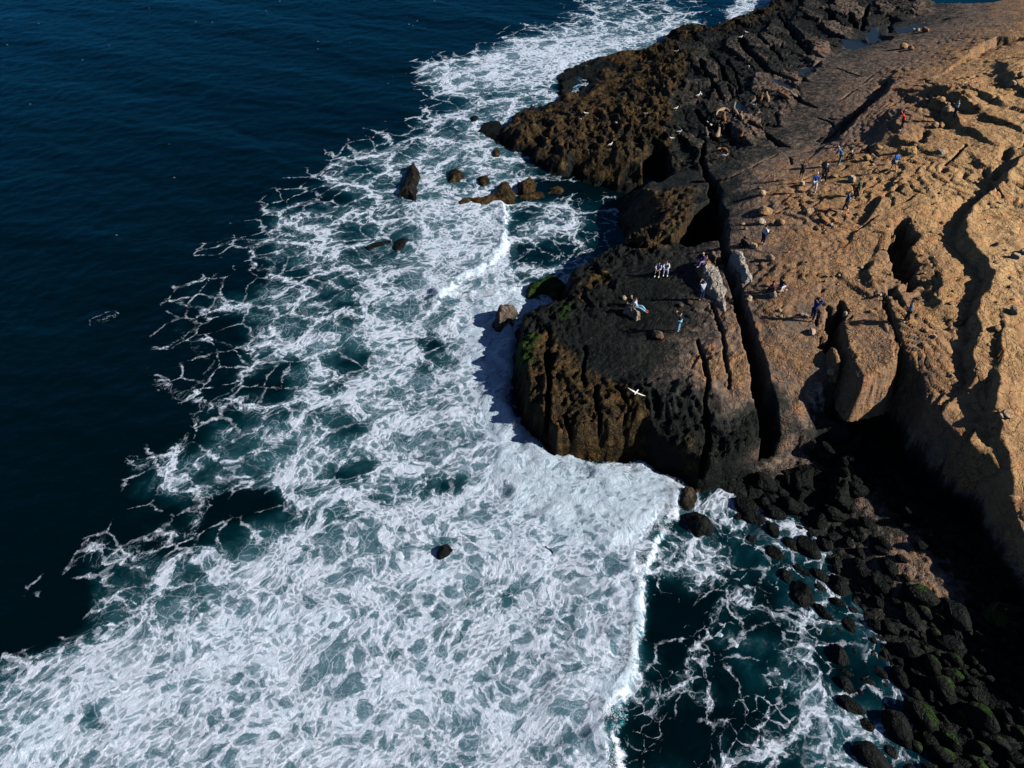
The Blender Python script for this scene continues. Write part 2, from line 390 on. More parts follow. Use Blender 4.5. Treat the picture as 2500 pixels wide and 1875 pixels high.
ledge([(2370,120),(2400,100),(2440,85),(2490,90)], 1.2, 3.0, 9.5)
ledge([(2470,140),(2480,170),(2500,190)], 1.0, 2.5, 12)
ledge([(2400,190),(2440,215),(2480,230)], .6, 2.5, 12)
ledge([(2160,345),(2185,350),(2225,362),(2245,372)], .6, 1.2, 8.7)
ledge([(2160,300),(2150,330),(2140,350)], .8, 1.4, 8)
ledge([(2190,290),(2180,310),(2185,335)], .6, 1.2, 8.5)
ledge([(1945,25),(1925,68),(1945,97),(1962,110)], .6, 2.0, 3)

# --- fissures
def fissure(pts, z, depth, floor=None):
    """pts: px, py, width in photo pixels."""
    global h
    P = Wp([(p[0], p[1]) for p in pts], z); wd = [p[2] * (CAM_H - z) / (SD + (p[1] - 937.5) / FOC * CD) / FOC / 2 for p in pts]
    m = sub_box(X, Y, P, 3.0); xx = X[m] + wx[m] * .35; yy = Y[m] + wy[m] * .35; cut = np.zeros(xx.shape)
    for i in range(len(P) - 1):
        d, t = seg_dist(xx, yy, P[i], P[i + 1]); w = wd[i] + t * (wd[i + 1] - wd[i])
        cut = np.maximum(cut, sstep(w * 1.12 + .05, w * .70, d))
    if floor is None: h[m] -= cut * depth
    else: h[m] = h[m] * (1 - cut) + np.minimum(h[m], floor) * cut
fissure([(1735,500,30),(1752,560,26),(1764,600,20),(1768,640,15),(1785,700,20),(1800,750,22),(1815,800,25),(1832,850,29),(1850,900,36),(1872,950,44),(1897,1000,50),(1925,1050,48),(1960,1100,44),(1985,1130,44)], 4.8, 0, .2)
for s in [
 ([(1709,615,10),(1740,640,9),(1768,650,8)], 5, 2),
 ([(1742,745,5),(1751,800,5),(1767,863,6),(1778,935,4)], 4.6, .7),
 ([(1700,840,4),(1716,879,7),(1726,942,6),(1732,1021,9),(1735,1085,14),(1742,1130,20)], 4.2, 1.3),
 ([(1333,860,11),(1338,920,10),(1340,990,11),(1333,1053,16),(1325,1100,20)], 2.8, 1.6),
 ([(1425,844,7),(1427,890,5),(1428,936,4)], 3, .8),
 ([(1452,950,8),(1456,990,8),(1460,1034,9),(1470,1116,9)], 2.6, 1.3),
 ([(1380,1020,7),(1395,1060,8),(1408,1110,8)], 2, 1.0),
 ([(1508,1060,5),(1530,1010,5),(1500,960,5)], 2.6, .7),
 ([(1810,89,20),(1819,113,19),(1839,140,19),(1855,155,18),(1876,187,13),(1898,203,11),(1932,226,12)], 3.2, 1.9),
 ([(1775,140,9),(1783,163,8),(1797,179,6),(1803,210,5),(1810,238,5)], 3, 1.2),
 ([(1765,173,8),(1781,200,8),(1794,219,6),(1803,240,6)], 3, 1.3),
 ([(1710,147,10),(1726,186,10),(1744,206,9),(1752,230,9),(1762,256,8)], 2.8, 1.5),
 ([(1735,120,7),(1755,150,8),(1765,173,8)], 2.8, 1.2),
 ([(1775,215,4),(1785,240,6),(1792,250,6)], 3, 1.0),
 ([(1850,84,9),(1876,113,7),(1895,134,10),(1909,153,9)], 3.2, 1.3),
 ([(1900,20,6),(1925,68,12),(1945,97,14),(1955,105,14)], 3, 1.4),
 ([(1952,95,14),(1977,133,13),(2002,152,10)], 3.8, 1.4),
 ([(2020,20,14),(2040,47,14),(2062,76,12)], 3.4, 1.3),
 ([(2075,32,13),(2085,55,15),(2097,76,10)], 3.6, 1.2),
 ([(2120,10,7),(2113,30,10),(2104,82,8)], 3.6, 1.0),
 ([(2180,50,6),(2170,62,8),(2173,98,12)], 3.8, 1.0),
 ([(1945,236,16),(1950,250,12),(1977,265,7),(1990,276,3)], 4.6, 1.1),
 ([(1828,285,12),(1839,296,14),(1865,314,10),(1890,346,12),(1909,365,16),(1930,371,9),(1960,366,6),(2000,355,5)], 4.6, 1.2),
 ([(1700,262,8),(1722,300,14),(1738,320,16),(1745,345,10)], 3.0, 1.6),
 ([(1770,300,8),(1785,320,16),(1800,335,14),(1790,352,16)], 3.6, 1.6),
 ([(1690,420,8),(1740,438,9),(1780,441,9),(1815,428,6),(1850,414,5),(1890,396,5)], 4.6, 1.2),
 ([(1720,340,7),(1715,380,9),(1722,420,12),(1738,470,20),(1742,510,24)], 3.6, 2.2),
 ([(2000,340,3),(2060,300,4),(2110,265,4)], 6.2, .3),
 ([(2000,280,2),(2045,322,4),(2075,316,3)], 5.6, .4),
 ([(2043,157,2),(2095,195,4)], 5.4, .35),
 ([(2173,700,7),(2190,715,12),(2208,738,9)], 7.6, .7),
 ([(2158,725,5),(2165,745,8),(2175,780,8),(2188,815,16)], 7.2, 1.2),
 ([(2146,725,3),(2156,755,4)], 7.0, .4),
 ([(2022,745,4),(2035,765,7),(2048,775,9)], 6.7, .6),
 ([(2365,330,5),(2345,350,6),(2325,365,5)], 10.6, .45),
 ([(2360,1000,8),(2372,1030,7)], 7.6, .9)]:
    fissure(*s)

for _ in range(64):
    px, py = random.uniform(1800, 2490), random.uniform(150, 1000)
    if px < 1800 + (py - 400) * .45 or (py < 300 and px < 2000) or (px > 2150 + (1000 - py) * .35 + 60 and py > 850): continue
    a = random.choice([R(60), R(75), R(-25), R(-35), R(10)]) + random.uniform(-.25, .25); L = random.uniform(18, 70); pts = []
    for k in range(5):
        pts.append((px, py, random.uniform(1.5, 4.0) * (1 if 0 < k < 4 else .5))); px += math.cos(a) * L / 4; py += math.sin(a) * L / 4 * .8; a += random.uniform(-.35, .35)
    fissure(pts, 4.5 + (pts[0][0] - 1750) / 180, random.uniform(.25, .7))
# --- hollows
def hollow(pts, z, depth=None, floor=None, soft=.25):
    global h
    P = Wp(pts, z); m = sub_box(X, Y, P, 2)
    s = sstep(-soft, soft, poly_sd(X[m] + wx[m] * .4, Y[m] + wy[m] * .4, P))
    if depth and depth > 1: s = sstep(-soft, soft, poly_sd(X[m] + wx[m] * .9 + .25 * rug[m], Y[m] + wy[m] * .9, P)) * (1 + .30 * rug[m] + .35 * lump[m])
    h[m] = h[m] - s * depth if floor is None else h[m] * (1 - s) + np.minimum(h[m], floor) * s
hollow([(1645,590),(1672,552),(1690,520),(1712,505),(1745,500),(1768,545),(1765,600),(1745,612),(1715,606),(1688,606)], 4, floor=.6)
hollow([(1568,372),(1600,355),(1625,362),(1632,392),(1640,430),(1610,450),(1575,440),(1570,405)], 2.4, floor=-.3)
hollow([(2173,552),(2190,545),(2200,535),(2218,537),(2222,560),(2240,580),(2243,602),(2230,621),(2243,640),(2240,672),(2227,700),(2215,680),(2200,672),(2188,640),(2186,610),(2180,590)], 8, 1.9)
hollow([(2173,690),(2190,690),(2200,715),(2190,720),(2175,712)], 7.8, .6)
hollow([(2030,768),(2052,755),(2062,775),(2070,800),(2078,850),(2092,905),(2098,922),(2060,921),(2042,914),(2035,898),(2035,880),(2056,876),(2055,862),(2040,850),(2024,838),(2022,800)], 6.2, 2.4)
hollow([(2170,205),(2165,225),(2115,268),(2070,302),(2055,312),(2068,285),(2130,240),(2140,218)], 6.5, .5)
for (px, py, r, z, dp) in [(1950,645,5,6.6,.3),(2008,702,5,6.8,.3),(2000,330,4,6,.2),(2258,330,9,9,.5),(2250,345,8,9,.5),(2450,530,7,11,.4),(2120,640,6,7.5,.3),(2190,470,8,8.2,.4),(2165,475,7,8.2,.4),
    (2350,430,6,9,.3),(2300,418,5,9,.3),(2410,405,7,10,.4),(2455,385,9,11,.5),(2480,320,12,12,.6),(2180,395,6,8.4,.3),(1895,540,6,6.4,.3),(1870,510,6,6.2,.3),(2010,400,6,6.9,.3),(1990,560,5,6.8,.25)]:
    hollow([(px - r, py), (px - r * .5, py - r), (px + r * .7, py - r * .8), (px + r, py + r * .2), (px + r * .3, py + r), (px - r * .7, py + r * .8)], z, dp)

# --- coast profile and the low ground
slope = 3.2 * M_plat + .95 * M_reef + 1.2 * (1 - np.clip(M_plat + M_reef, 0, 1))
prof = coast * slope * (1 + .25 * ribs * M_plat) + .5 * M_reef * lump
h = np.where(coast > 0, np.minimum(h, prof + .15), np.maximum(prof * 1.0, -2.6))
lowz = rbf_eval(FLZ, X, Y) + .22 * lump + .10 * rug + .1 * fine
lowt = rbf_eval(FLT, X, Y)
wall = h - np.maximum(low, 0) * (6.5 + 2.0 * ribs)
h = np.where(low > 0, np.maximum(np.minimum(h, wall), lowz), h)
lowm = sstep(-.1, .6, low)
tone = np.where(low > 0, lowt + (tone - lowt) * sstep(2.0, 3.4, h + lump), tone)  # dark spray-zone rock, with the gully wall's shade put into its tone too
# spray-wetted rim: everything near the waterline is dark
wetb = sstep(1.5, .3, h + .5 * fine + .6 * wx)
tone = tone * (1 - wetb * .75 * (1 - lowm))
fade = sstep(-6, -5, X)
h = h * fade - 2.6 * (1 - fade)

olive = np.maximum.reduce([M_reef * (.55 + .45 * sstep(-.3, .3, fbm(X * .18, Y * .18, 3, 91.))) * (.1 + .9 * sstep(-.1, .5, ribs * .6 + lump * .5 + .2 * wx)) * sstep(.25, .9, h), .7 * M_mid, soft_poly([(1262,830),(1330,830),(1440,930),(1560,1000),(1600,1130),(1400,1140),(1300,1090),(1255,1000)], 1.2, 2) * .85,
    .45 * soft_poly([(1640,1090),(1740,1080),(1740,1180),(1650,1170)], .8, 1.5), .6 * soft_poly([(1420,690),(1480,670),(1500,700),(1400,770)], 1.0, 2.5),
    .5 * M_dark * sstep(9, 3, coast) * sstep(-.2, .4, lump), .3 * soft_poly([(1640,700),(1730,700),(1740,760),(1640,800)], 2, 4)])
green = np.maximum.reduce([soft_poly([(1262,815),(1300,808),(1315,830),(1300,880),(1268,880)], .5, 2.8), .8 * soft_poly([(1365,760),(1400,745),(1400,780),(1370,800)], .5, 2.5),
    .45 * soft_poly([(1370,900),(1430,930),(1440,1030),(1390,1020)], .9, 2.6), .6 * soft_poly([(1620,590),(1650,585),(1645,605),(1620,605)], .3, 3)])
white = np.maximum.reduce([.5 * soft_poly([(1950,930),(1995,925),(2030,945),(2030,985),(1990,990)], .7, 4.4), .4 * soft_poly([(1920,830),(1945,830),(1950,880),(1930,880)], .5, 5.5)])
pool = np.zeros(X.shape)
def pond(pts, z):
    """A rock pool: level floor, still water."""
    P = Wp(pts, z); m = sub_box(X, Y, P, 2); s = sstep(-.15, .15, poly_sd(X[m] + wx[m] * .5, Y[m] + wy[m] * .5, P))
    zz = np.median(h[m][s > .5]) - .25; h[m] = h[m] * (1 - s) + zz * s; pool[m] = np.maximum(pool[m], s)
pond([(1880,190),(1905,205),(1935,215),(1950,232),(1925,232),(1900,218)], 4)
pond([(1775,262),(1800,250),(1820,258),(1818,278),(1795,272)], 3.2)
pond([(2112,85),(2140,60),(2150,90),(2180,105),(2170,115),(2120,108)], 4.4)
pond([(2050,95),(2100,100),(2140,118),(2080,130),(2060,118)], 4.2)
pond([(1950,165),(1990,160),(2005,152),(2000,170),(1960,182)], 4.2)
pond([(2180,70),(2240,55),(2330,62),(2250,70),(2200,85)], 5)

keep = h > -2.45
F, used = grid_faces(SH[1], SH[0], keep.reshape(SH))
V = np.stack([X, Y, h], 1)[used]
me = mesh_np("terrain", V, F, M_ROCK)
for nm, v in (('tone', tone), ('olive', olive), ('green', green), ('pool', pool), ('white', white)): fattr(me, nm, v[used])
terrain = tag(link("terrain", me), kind='structure')
HG = h.reshape(SH)
def ground(x, y):
    i = np.clip(np.searchsorted(xs, x) - 1, 0, len(xs) - 2); j = np.clip(np.searchsorted(ys, y) - 1, 0, len(ys) - 2)
    a = (x - xs[i]) / (xs[i + 1] - xs[i]); b = (y - ys[j]) / (ys[j + 1] - ys[j])
    return float((HG[j, i] * (1 - a) + HG[j, i + 1] * a) * (1 - b) + (HG[j + 1, i] * (1 - a) + HG[j + 1, i + 1] * a) * b)
def G(px, py):
    """Where the ground (or the sea) is met along the sight line through a photo pixel."""
    z = 16.0
    while z > 0.0:
        x, y = W(px, py, z)
        if ys[0] < y < ys[-1] and xs[0] < x < xs[-1] and ground(x, y) >= z: return Vector((x, y, ground(x, y)))
        z -= 0.03
    x, y = W(px, py, 0); return Vector((x, y, 0.0))

# ================================================================== SEA
S = 1.13                                      # the foam was traced on a 2212 pixel wide view of the photo
def sp(pts): return [(p[0] * S, p[1] * S) for p in pts]
# density of foam: polygons laid one over the other (density, softness in photo pixels, outline)
FOAM = [
 (.34, 28, [(1250,-60),(1230,20),(1110,60),(1080,95),(900,140),(885,190),(920,215),(870,260),(790,280),(700,335),(670,370),(590,395),(560,440),(500,500),(425,540),(415,590),(335,660),(325,700),(345,800),(375,870),(400,930),
   (250,970),(245,1070),(280,1110),(200,1150),(140,1240),(200,1260),(200,1360),(0,1410),(-300,1500),(-300,2000),(1900,2000),(1900,1659),(1700,1400),(1700,1100),(1400,1100),(1000,900),(1200,500),(1500,60),(1560,-60)]),
 (.56, 45, [(1290,-60),(1240,60),(1110,85),(910,150),(920,190),(1000,200),(880,290),(760,340),(640,400),(590,480),(600,560),(520,640),(440,640),(540,700),(520,790),(620,780),(640,860),(520,900),(400,960),(300,1000),(290,1060),
   (420,1060),(600,1090),(430,1160),(250,1200),(200,1260),(210,1350),(120,1430),(0,1430),(-300,1560),(-300,2000),(1400,2000),(1400,1200),(1100,1000),(1050,700),(1200,300),(1520,60)]),
 (.72, 45, [(1110,90),(1350,60),(1500,50),(1520,90),(1350,120),(1150,190),(1030,240),(1020,330),(900,440),(880,600),(760,640),(640,720),(660,900),(560,960),(640,1060),(880,1060),(560,1180),(400,1290),(260,1380),(0,1480),(-300,1600),
   (-300,2000),(1345,2000),(1345,1400),(1460,1100),(1110,900),(1130,640),(1100,440),(1060,330),(1200,180),(1350,90),(1110,130)]),
 (.80, 40, [(1120,85),(1350,75),(1350,110),(1200,170),(1080,190),(960,190),(930,160)]),
 (.77, 40, [(870,450),(1095,445),(1095,540),(1140,610),(1135,690),(1110,860),(1130,960),(1250,1000),(1400,1005),(1462,1060),(1440,1160),(1395,1250),(1380,1340),(1345,1440),(1350,2000),(-300,2000),(-300,1640),(0,1520),(200,1440),(420,1350),(640,1230),(880,1140),(990,1060),(1020,900),(990,720),(1010,640),(960,560)]),
 (.98, 34, [(1000,650),(1140,620),(1200,660),(1205,690),(1120,720),(1108,860),(1125,940),(1200,1000),(1400,1005),(1455,1060),(1440,1150),(1330,1200),(1150,1130),(1040,1060),(1030,900),(1010,760)]),
 (.93, 30, [(1380,1240),(1400,1260),(1385,1340),(1352,1440),(1345,1560),(1365,1700),(1320,1700),(1300,1500),(1330,1330)]),
 (.95, 25, [(1440,1050),(1465,1070),(1455,1150),(1405,1260),(1350,1260),(1380,1150)]),
 (.83, 30, [(600,1290),(760,1330),(500,1480),(200,1640),(0,1659),(0,1590),(300,1420)]),
 # open darker water inside the lace
 (.20, 34, [(380,720),(430,690),(490,700),(505,760),(460,830),(410,840),(375,800)]), (.18, 32, [(430,570),(500,545),(585,570),(590,610),(500,625),(440,610)]),
 (.12, 26, [(420,1075),(480,1050),(600,1050),(610,1070),(540,1110),(440,1115)]), (.42, 34, [(690,790),(740,740),(790,760),(770,830),(700,850)]),
 (.42, 34, [(690,890),(760,870),(770,920),(700,930)]), (.44, 34, [(700,1000),(790,990),(800,1040),(720,1050)]), (.38, 18, [(900,740),(950,720),(960,800),(910,800)]),
 (.42, 16, [(900,1040),(990,1050),(980,1085),(900,1075)]), (.30, 18, [(600,420),(700,400),(760,430),(640,460)]), (.42, 22, [(600,590),(680,590),(710,620),(620,630)]),(.42, 22, [(690,660),(740,650),(790,680),(720,690)]),
 (.22, 18, [(240,1160),(420,1140),(440,1175),(300,1180)]), (.50, 22, [(160,1555),(190,1540),(205,1590),(180,1620),(160,1600)]),(.6, 18, [(950,1180),(985,1165),(990,1200),(960,1215)]),
 (.55, 14, [(1010,1360),(1070,1350),(1060,1400),(1000,1410)]), (.55, 14, [(1060,1280),(1110,1270),(1110,1320),(1070,1330)]),(.6, 14, [(820,1160),(880,1150),(870,1190),(820,1190)]),
 # pools and channels among the rocks
 (.42, 22, [(1095,440),(1200,400),(1330,400),(1350,560),(1330,590),(1180,650),(1135,610),(1095,550)]), (.62, 16, [(1130,580),(1330,560),(1330,590),(1200,620)]), (.62, 16, [(1110,470),(1200,460),(1260,480),(1150,530)]),
 (.10, 18, [(1180,385),(1290,390),(1290,430),(1150,415)]),
 (.66, 20, [(880,330),(1040,300),(1120,340),(1110,420),(1000,440),(900,440),(870,400)]), (.62, 16, [(1020,230),(1200,190),(1360,130),(1400,150),(1260,260),(1100,280)]), (.45, 16, [(1150,190),(1290,130),(1380,140),(1250,200)]),
 # inshore water at the lower right
 (.36, 25, [(1405,1190),(1465,1060),(1600,1050),(1700,1060),(1850,1100),(2000,1250),(2100,1400),(2212,1600),(2212,2000),(1345,2000),(1350,1450),(1385,1330)]),
 (.52, 25, [(1465,1120),(1540,1060),(1700,1080),(1740,1130),(1640,1180),(1560,1260),(1440,1230)]), (.50, 25, [(1560,1340),(1700,1380),(1760,1500),(1800,1660),(1640,1660),(1700,1560),(1560,1420)]),
 (.62, 22, [(1660,1460),(1730,1480),(1900,1600),(1920,1700),(1700,1700),(1720,1600)]), (.22, 18, [(1400,1290),(1520,1270),(1560,1340),(1480,1420),(1380,1430)]), (.2, 15, [(1400,1550),(1560,1530),(1600,1590),(1440,1640)]),
 (.50, 34, [(1600,1050),(1700,1060),(1800,1120),(1900,1200),(2000,1350),(2080,1500),(2120,1700),(1960,1700),(1850,1480),(1740,1300),(1600,1180)]),
 # outlying streaks
 (.34, 12, [(170,690),(200,645),(245,670),(230,690)]), (.20, 14, [(0,1260),(90,1230),(210,1240),(120,1290),(0,1300)]), (.72, 16, [(1555,20),(1640,-40),(1680,0),(1600,45),(1565,50)]),
]
FOAM = [(d, s, sp(p)) for d, s, p in FOAM]
wxs = np.concatenate([-np.geomspace(4000, 96, 40), np.arange(-95, 62, 0.21), np.geomspace(62, 4000, 40)])
wys = [4.0]
while wys[-1] < 190: wys.append(wys[-1] + .13 + max(0, wys[-1] - 40) * .0022)
wys = np.concatenate([-np.geomspace(4000, 5, 30), np.array(wys), np.geomspace(191, 5000, 40)])
SX, SY = np.meshgrid(wxs, wys); WSH = SX.shape; SX = SX.ravel(); SY = SY.ravel()
print("sea grid", WSH)
den_z = SY * CD + CAM_H * SD
vis = SY > 2
PX = np.where(vis, 1250 + SX / np.where(vis, den_z, 1) * FOC, -9999); PY = np.where(vis, 937.5 + (CAM_H * CD - SY * SD) / np.where(vis, den_z, 1) * FOC, 9999)
q1 = fbm(SX * .12, SY * .12, 4, 31.); q2 = fbm(SX * .12, SY * .12, 4, 37.)
sc = FOC / np.maximum(den_z, 20)
px = PX + q1 * 2.4 * sc; py = PY + q2 * 1.6 * sc
dens = np.zeros(SX.shape)
for d, s, P in FOAM:
    P = np.array(P, float); m = sub_box(px, py, P, s * 2 + 5)
    k = sstep(-s, s, poly_sd(px[m], py[m], P)); dens[m] = dens[m] * (1 - k) + d * k
# aerated, milky water spreads wider than the foam itself
def blur(a, n):
    a = a.reshape(WSH).copy()
    for _ in range(n):
        a = (a + np.roll(a, 1, 0) + np.roll(a, -1, 0)) / 3; a = (a + np.roll(a, 1, 1) + np.roll(a, -1, 1)) / 3
    return a.ravel()
aer = blur(dens, 22)
# surge: the broken wave stands above the water it runs over
SURGE = np.array(sp([(1000,640),(1140,615),(1205,655),(1205,690),(1112,715),(1105,860),(1125,950),(1200,1000),(1400,1003),(1462,1060),(1445,1150),(1398,1250),(1385,1330),(1348,1440),(1345,1560),(1372,1720),(1372,2100),(-3000,2100),(-3000,-200),(-200,-200),(800,640)]), float)
SURGE2 = np.array(sp([(880,440),(1085,430),(1098,460),(1092,540),(1060,580),(980,620),(-500,2500),(-3000,2500),(-3000,-300),(500,-300)]), float)
ed = fbm(SX * .8, SY * .8, 5, 41., .62) * 1.7
s1 = poly_sd(px * .55 + PX * .45 + ed * .35 * sc, py * .55 + PY * .45 + ed * .35 * sc, SURGE) / sc
s2 = poly_sd(PX + ed * .35 * sc, PY + ed * .35 * sc, SURGE2) / sc
surge = (.30 + .25 * sstep(-.3, .3, fbm(SX * .45, SY * .45, 3, 9.))) * sstep(-.25, .45, s1) * np.exp(-np.maximum(s1, 0) / 6) + .40 * sstep(-.1, .3, s2) * np.exp(-np.maximum(s2, 0) / 4)
fm = blur(sstep(-40, 40, poly_sd(PX, PY, np.array(sp([(860,425),(1300,425),(1300,640),(1600,1000),(1600,2200),(1150,2200),(1150,1250),(940,1000),(940,660),(860,600)]), float))), 10)
surge *= fm
crest = np.exp(-((s1 - .12) / .34) ** 2) + np.exp(-((s2 - .3) / .3) ** 2)
crest *= fm
crest *= .45 + .55 * sstep(-.3, .2, fbm(SX * .5, SY * .5, 3, 3.))
dens = np.clip(dens + .25 * crest * (dens > .3), 0, 1.1)
sw = 0
for (ang, L, A, ph) in [(-28, 19, .22, 0), (-35, 11, .10, 2), (-18, 7.5, .07, 1), (-50, 5.1, .05, 4), (10, 4.1, .035, 5), (-30, 3.1, .035, 3)]:
    a = R(ang); dx, dy = -math.sin(a), math.cos(a)
    sw = sw + A * np.sin((SX * dx + SY * dy + q1 * 3.5) * 2 * math.pi / L + ph)
calm = sstep(.45, .1, dens) * .6 + .4
wz = sw * calm * .32 + surge
turb = sstep(.55, .95, dens)
wz += turb * ((.12 + .16 * sstep(.88, 1.0, dens)) * ridge(SX * .30, SY * .30, 3, 51.) + (.02 + .09 * sstep(.88, 1., dens)) * ridge(SX * 1.3, SY * 1.3, 3, 53.)) + .05 * fbm(SX * .8, SY * .8, 3, 55.)
far = (np.abs(SX) > 300) | (SY > 400) | (SY < -100); wz[far] = 0

def sea_material():
    t = NT("sea_water")
    pos = t.n("ShaderNodeNewGeometry").outputs['Position']
    d = t.attr('dens'); a = t.attr('aer'); cr = t.attr('crest')
    mp = t.n("ShaderNodeMapping", {'Vector': pos, 'Rotation': (0, 0, R(-52)), 'Scale': (1, 1, 0)}).outputs[0]
    mp = t.vmath('MULTIPLY', mp, (.92, 1.04, 0))
    w1 = t.vmath('SUBTRACT', t.noise(mp, 0.22, 3, .5, out=1), (.5, .5, .5)); w2 = t.vmath('SUBTRACT', t.noise(mp, 1.0, 4, .6, out=1), (.5, .5, .5))
    q = t.vmath('ADD', t.vmath('ADD', mp, t.vmath('SCALE', w1, scale=3.0)), t.vmath('SCALE', w2, scale=.5))
    w3 = t.vmath('SUBTRACT', t.noise(pos, 4.5, 4, .7, out=1), (.5, .5, .5))
    q = t.vmath('MULTIPLY', t.vmath('ADD', q, t.vmath('SCALE', w3, scale=.30)), (1, 1, 0))
    def edge(scale, rnd=1.0):
        return t.n("ShaderNodeTexVoronoi", {'Vector': q, 'Scale': scale, 'Randomness': rnd}, feature='DISTANCE_TO_EDGE', voronoi_dimensions='2D').outputs[0]
    E1 = edge(.40); E2 = edge(1.1); E3 = edge(2.6); E15 = edge(.72)
    ins = t.math('MULTIPLY', t.attr('inshore'), t.ss(t.noise(mp, .45, 3, .6), .40, .60)); E1 = t.fmix(ins, E1, t.math('MINIMUM', t.math('ADD', E2, .004), t.math('ADD', E1, .03)))
    n0 = t.noise(mp, .24, 3, .55); n1 = t.noise(q, .6, 4, .6); n2 = t.noise(q, 3.0, 5, .72); n3 = t.noise(pos, 9.5, 4, .78)
    # local density, broken up
    nz = t.math('ADD', t.math('MULTIPLY', t.math('SUBTRACT', n1, .5), .5), t.math('MULTIPLY', t.math('SUBTRACT', n0, .5), .6))
    q0 = t.vmath('ADD', mp, t.vmath('SCALE', w1, scale=7.0)); q0 = t.vmath('MULTIPLY', t.vmath('ADD', q0, t.vmath('SCALE', w2, scale=1.0)), (1, 1, 0))
    E0 = t.n("ShaderNodeTexVoronoi", {'Vector': q0, 'Scale': .15}, feature='DISTANCE_TO_EDGE', voronoi_dimensions='2D').outputs[0]
    rope = t.math('SUBTRACT', t.math('MULTIPLY', t.ss(E0, .09, .01), .26), t.math('MULTIPLY', t.ss(E0, .06, .26), .13))
    rope = t.math('MULTIPLY', rope, t.ss(d, .92, .55))
    dl = t.math('ADD', d, t.math('MULTIPLY', t.math('ADD', nz, rope), t.ss(d, .0, .25)))
    fr = t.math('MULTIPLY', t.math('SUBTRACT', n2, .5), .22)
    def cell(scale):
        return t.n("ShaderNodeSeparateColor", {0: t.n("ShaderNodeTexVoronoi", {'Vector': q, 'Scale': scale}, feature='F1', voronoi_dimensions='2D').outputs['Color']}).outputs[0]
    def hole(E, scale, w0, w1, t0, t1, soft):
        """Open cells of one size: all of them at low density, fewer as the foam closes up."""
        wd = t.math('ADD', t.fmix(t.ss(dl, .2, .8), w0, w1), fr2)
        op = t.ss(t.math('SUBTRACT', E, wd), -soft, soft)
        cv = t.math('ADD', cell(scale), t.math('MULTIPLY', t.math('SUBTRACT', n1, .5), 1.6))
        th = t.n("ShaderNodeMapRange", {0: dl, 1: t0, 2: t1, 3: -.35, 4: 1.35}).outputs[0]
        return t.math('MULTIPLY', op, t.ss(t.math('SUBTRACT', cv, th), -.05, .08))
    fr2 = t.math('ADD', t.math('MULTIPLY', fr, .9), t.math('MULTIPLY', t.math('SUBTRACT', n1, .52), t.math('MULTIPLY', t.ss(dl, .05, .6), .60)))
    h1 = hole(E1, .40, .0, .20, .44, .92, .035)
    core = t.ss(E1, .015, .06)
    h2 = t.math('MULTIPLY', hole(E2, 1.1, .03, .20, .46, 1.14, .06), t.fmix(t.ss(dl, .1, .5), core, 1.0))
    h3 = t.math('MULTIPLY', hole(E3, 2.6, .03, .20, .50, 1.25, .09), t.math('MULTIPLY', t.fmix(t.ss(dl, .1, .5), core, 1.0), .65))
    hh = t.math('MAXIMUM', h1, t.math('MAXIMUM', h2, h3))
    hh = t.math('MAXIMUM', hh, t.math('SUBTRACT', 1.0, t.ss(dl, .12, .26)))
    m = t.math('SUBTRACT', 1.0, hh, clamp=True)
    # torn filaments drift across the open cells
    rd = t.math('ABSOLUTE', t.math('SUBTRACT', t.noise(q, 1.3, 6, .6), .5))
    fil = t.math('MULTIPLY', t.ss(rd, .014, .003), t.ss(dl, .35, .6))
    rd2 = t.math('ABSOLUTE', t.math('SUBTRACT', t.noise(q, 3.5, 5, .6), .5))
    fil = t.math('MAXIMUM', t.math('MULTIPLY', fil, .5), t.math('MULTIPLY', t.ss(rd2, .03, .005), t.math('MULTIPLY', t.ss(dl, .5, .9), .3)))
    fil = t.math('MAXIMUM', fil, t.math('MULTIPLY', t.ss(t.math('ADD', E15, t.math('MULTIPLY', fr, .3)), .035, .01), t.math('MULTIPLY', t.ss(dl, .36, .60), t.fmix(n1, .1, .8))))
    m = t.math('MAXIMUM', m, fil)
    tex = t.ss(t.math('ADD', t.math('MULTIPLY', n3, .5), n2), .55, .85)
    stk = t.noise(t.vmath('MULTIPLY', q, (.6, 1.9, 1)), 1.1, 6, .7)
    tex = t.math('MULTIPLY', tex, t.ss(stk, .12, .42))
    m = t.math('MULTIPLY', m, t.fmix(tex, t.fmix(t.ss(dl, .3, .9), .35, .72), 1.0))
    # scattered flecks on the open sea
    fl = t.n("ShaderNodeTexVoronoi", {'Vector': pos, 'Scale': .55}, feature='F1').outputs[0]
    flk = t.math('MULTIPLY', t.ss(fl, .085, .03), t.ss(t.noise(pos, .09, 3), .56, .66))
    m = t.math('MAXIMUM', m, t.math('MULTIPLY', flk, .5))
    m = t.math('MAXIMUM', m, t.ss(t.math('ADD', cr, t.math('MULTIPLY', t.math('SUBTRACT', n2, .5), 2.0)), .42, .80), clamp=True)
    al = t.math('ADD', a, t.math('MULTIPLY', t.math('SUBTRACT', n1, .5), .5))
    milk = t.ss(t.math('ADD', t.math('MULTIPLY', al, .65), t.math('MULTIPLY', dl, .35)), .24, .88)
    sub = t.ramp(milk, [(0, (.0001, .0036, .0046)), (.20, (.0008, .016, .022)), (.62, (.018, .072, .092)), (1, (.09, .17, .22))])
    fc = t.ramp(t.math('ADD', t.math('MULTIPLY', n3, .3), t.math('ADD', t.math('MULTIPLY', n2, .4), t.math('MULTIPLY', stk, .35))), [(.25, (.34, .47, .66)), (.66, (.80, .87, 1.0))])
    fc = t.mix(t.ss(t.math('ADD', d, t.math('MULTIPLY', nz, .8)), .74, 1.02), fc, t.mix(n2, (.40, .60, .84), (.84, .93, 1.0)))
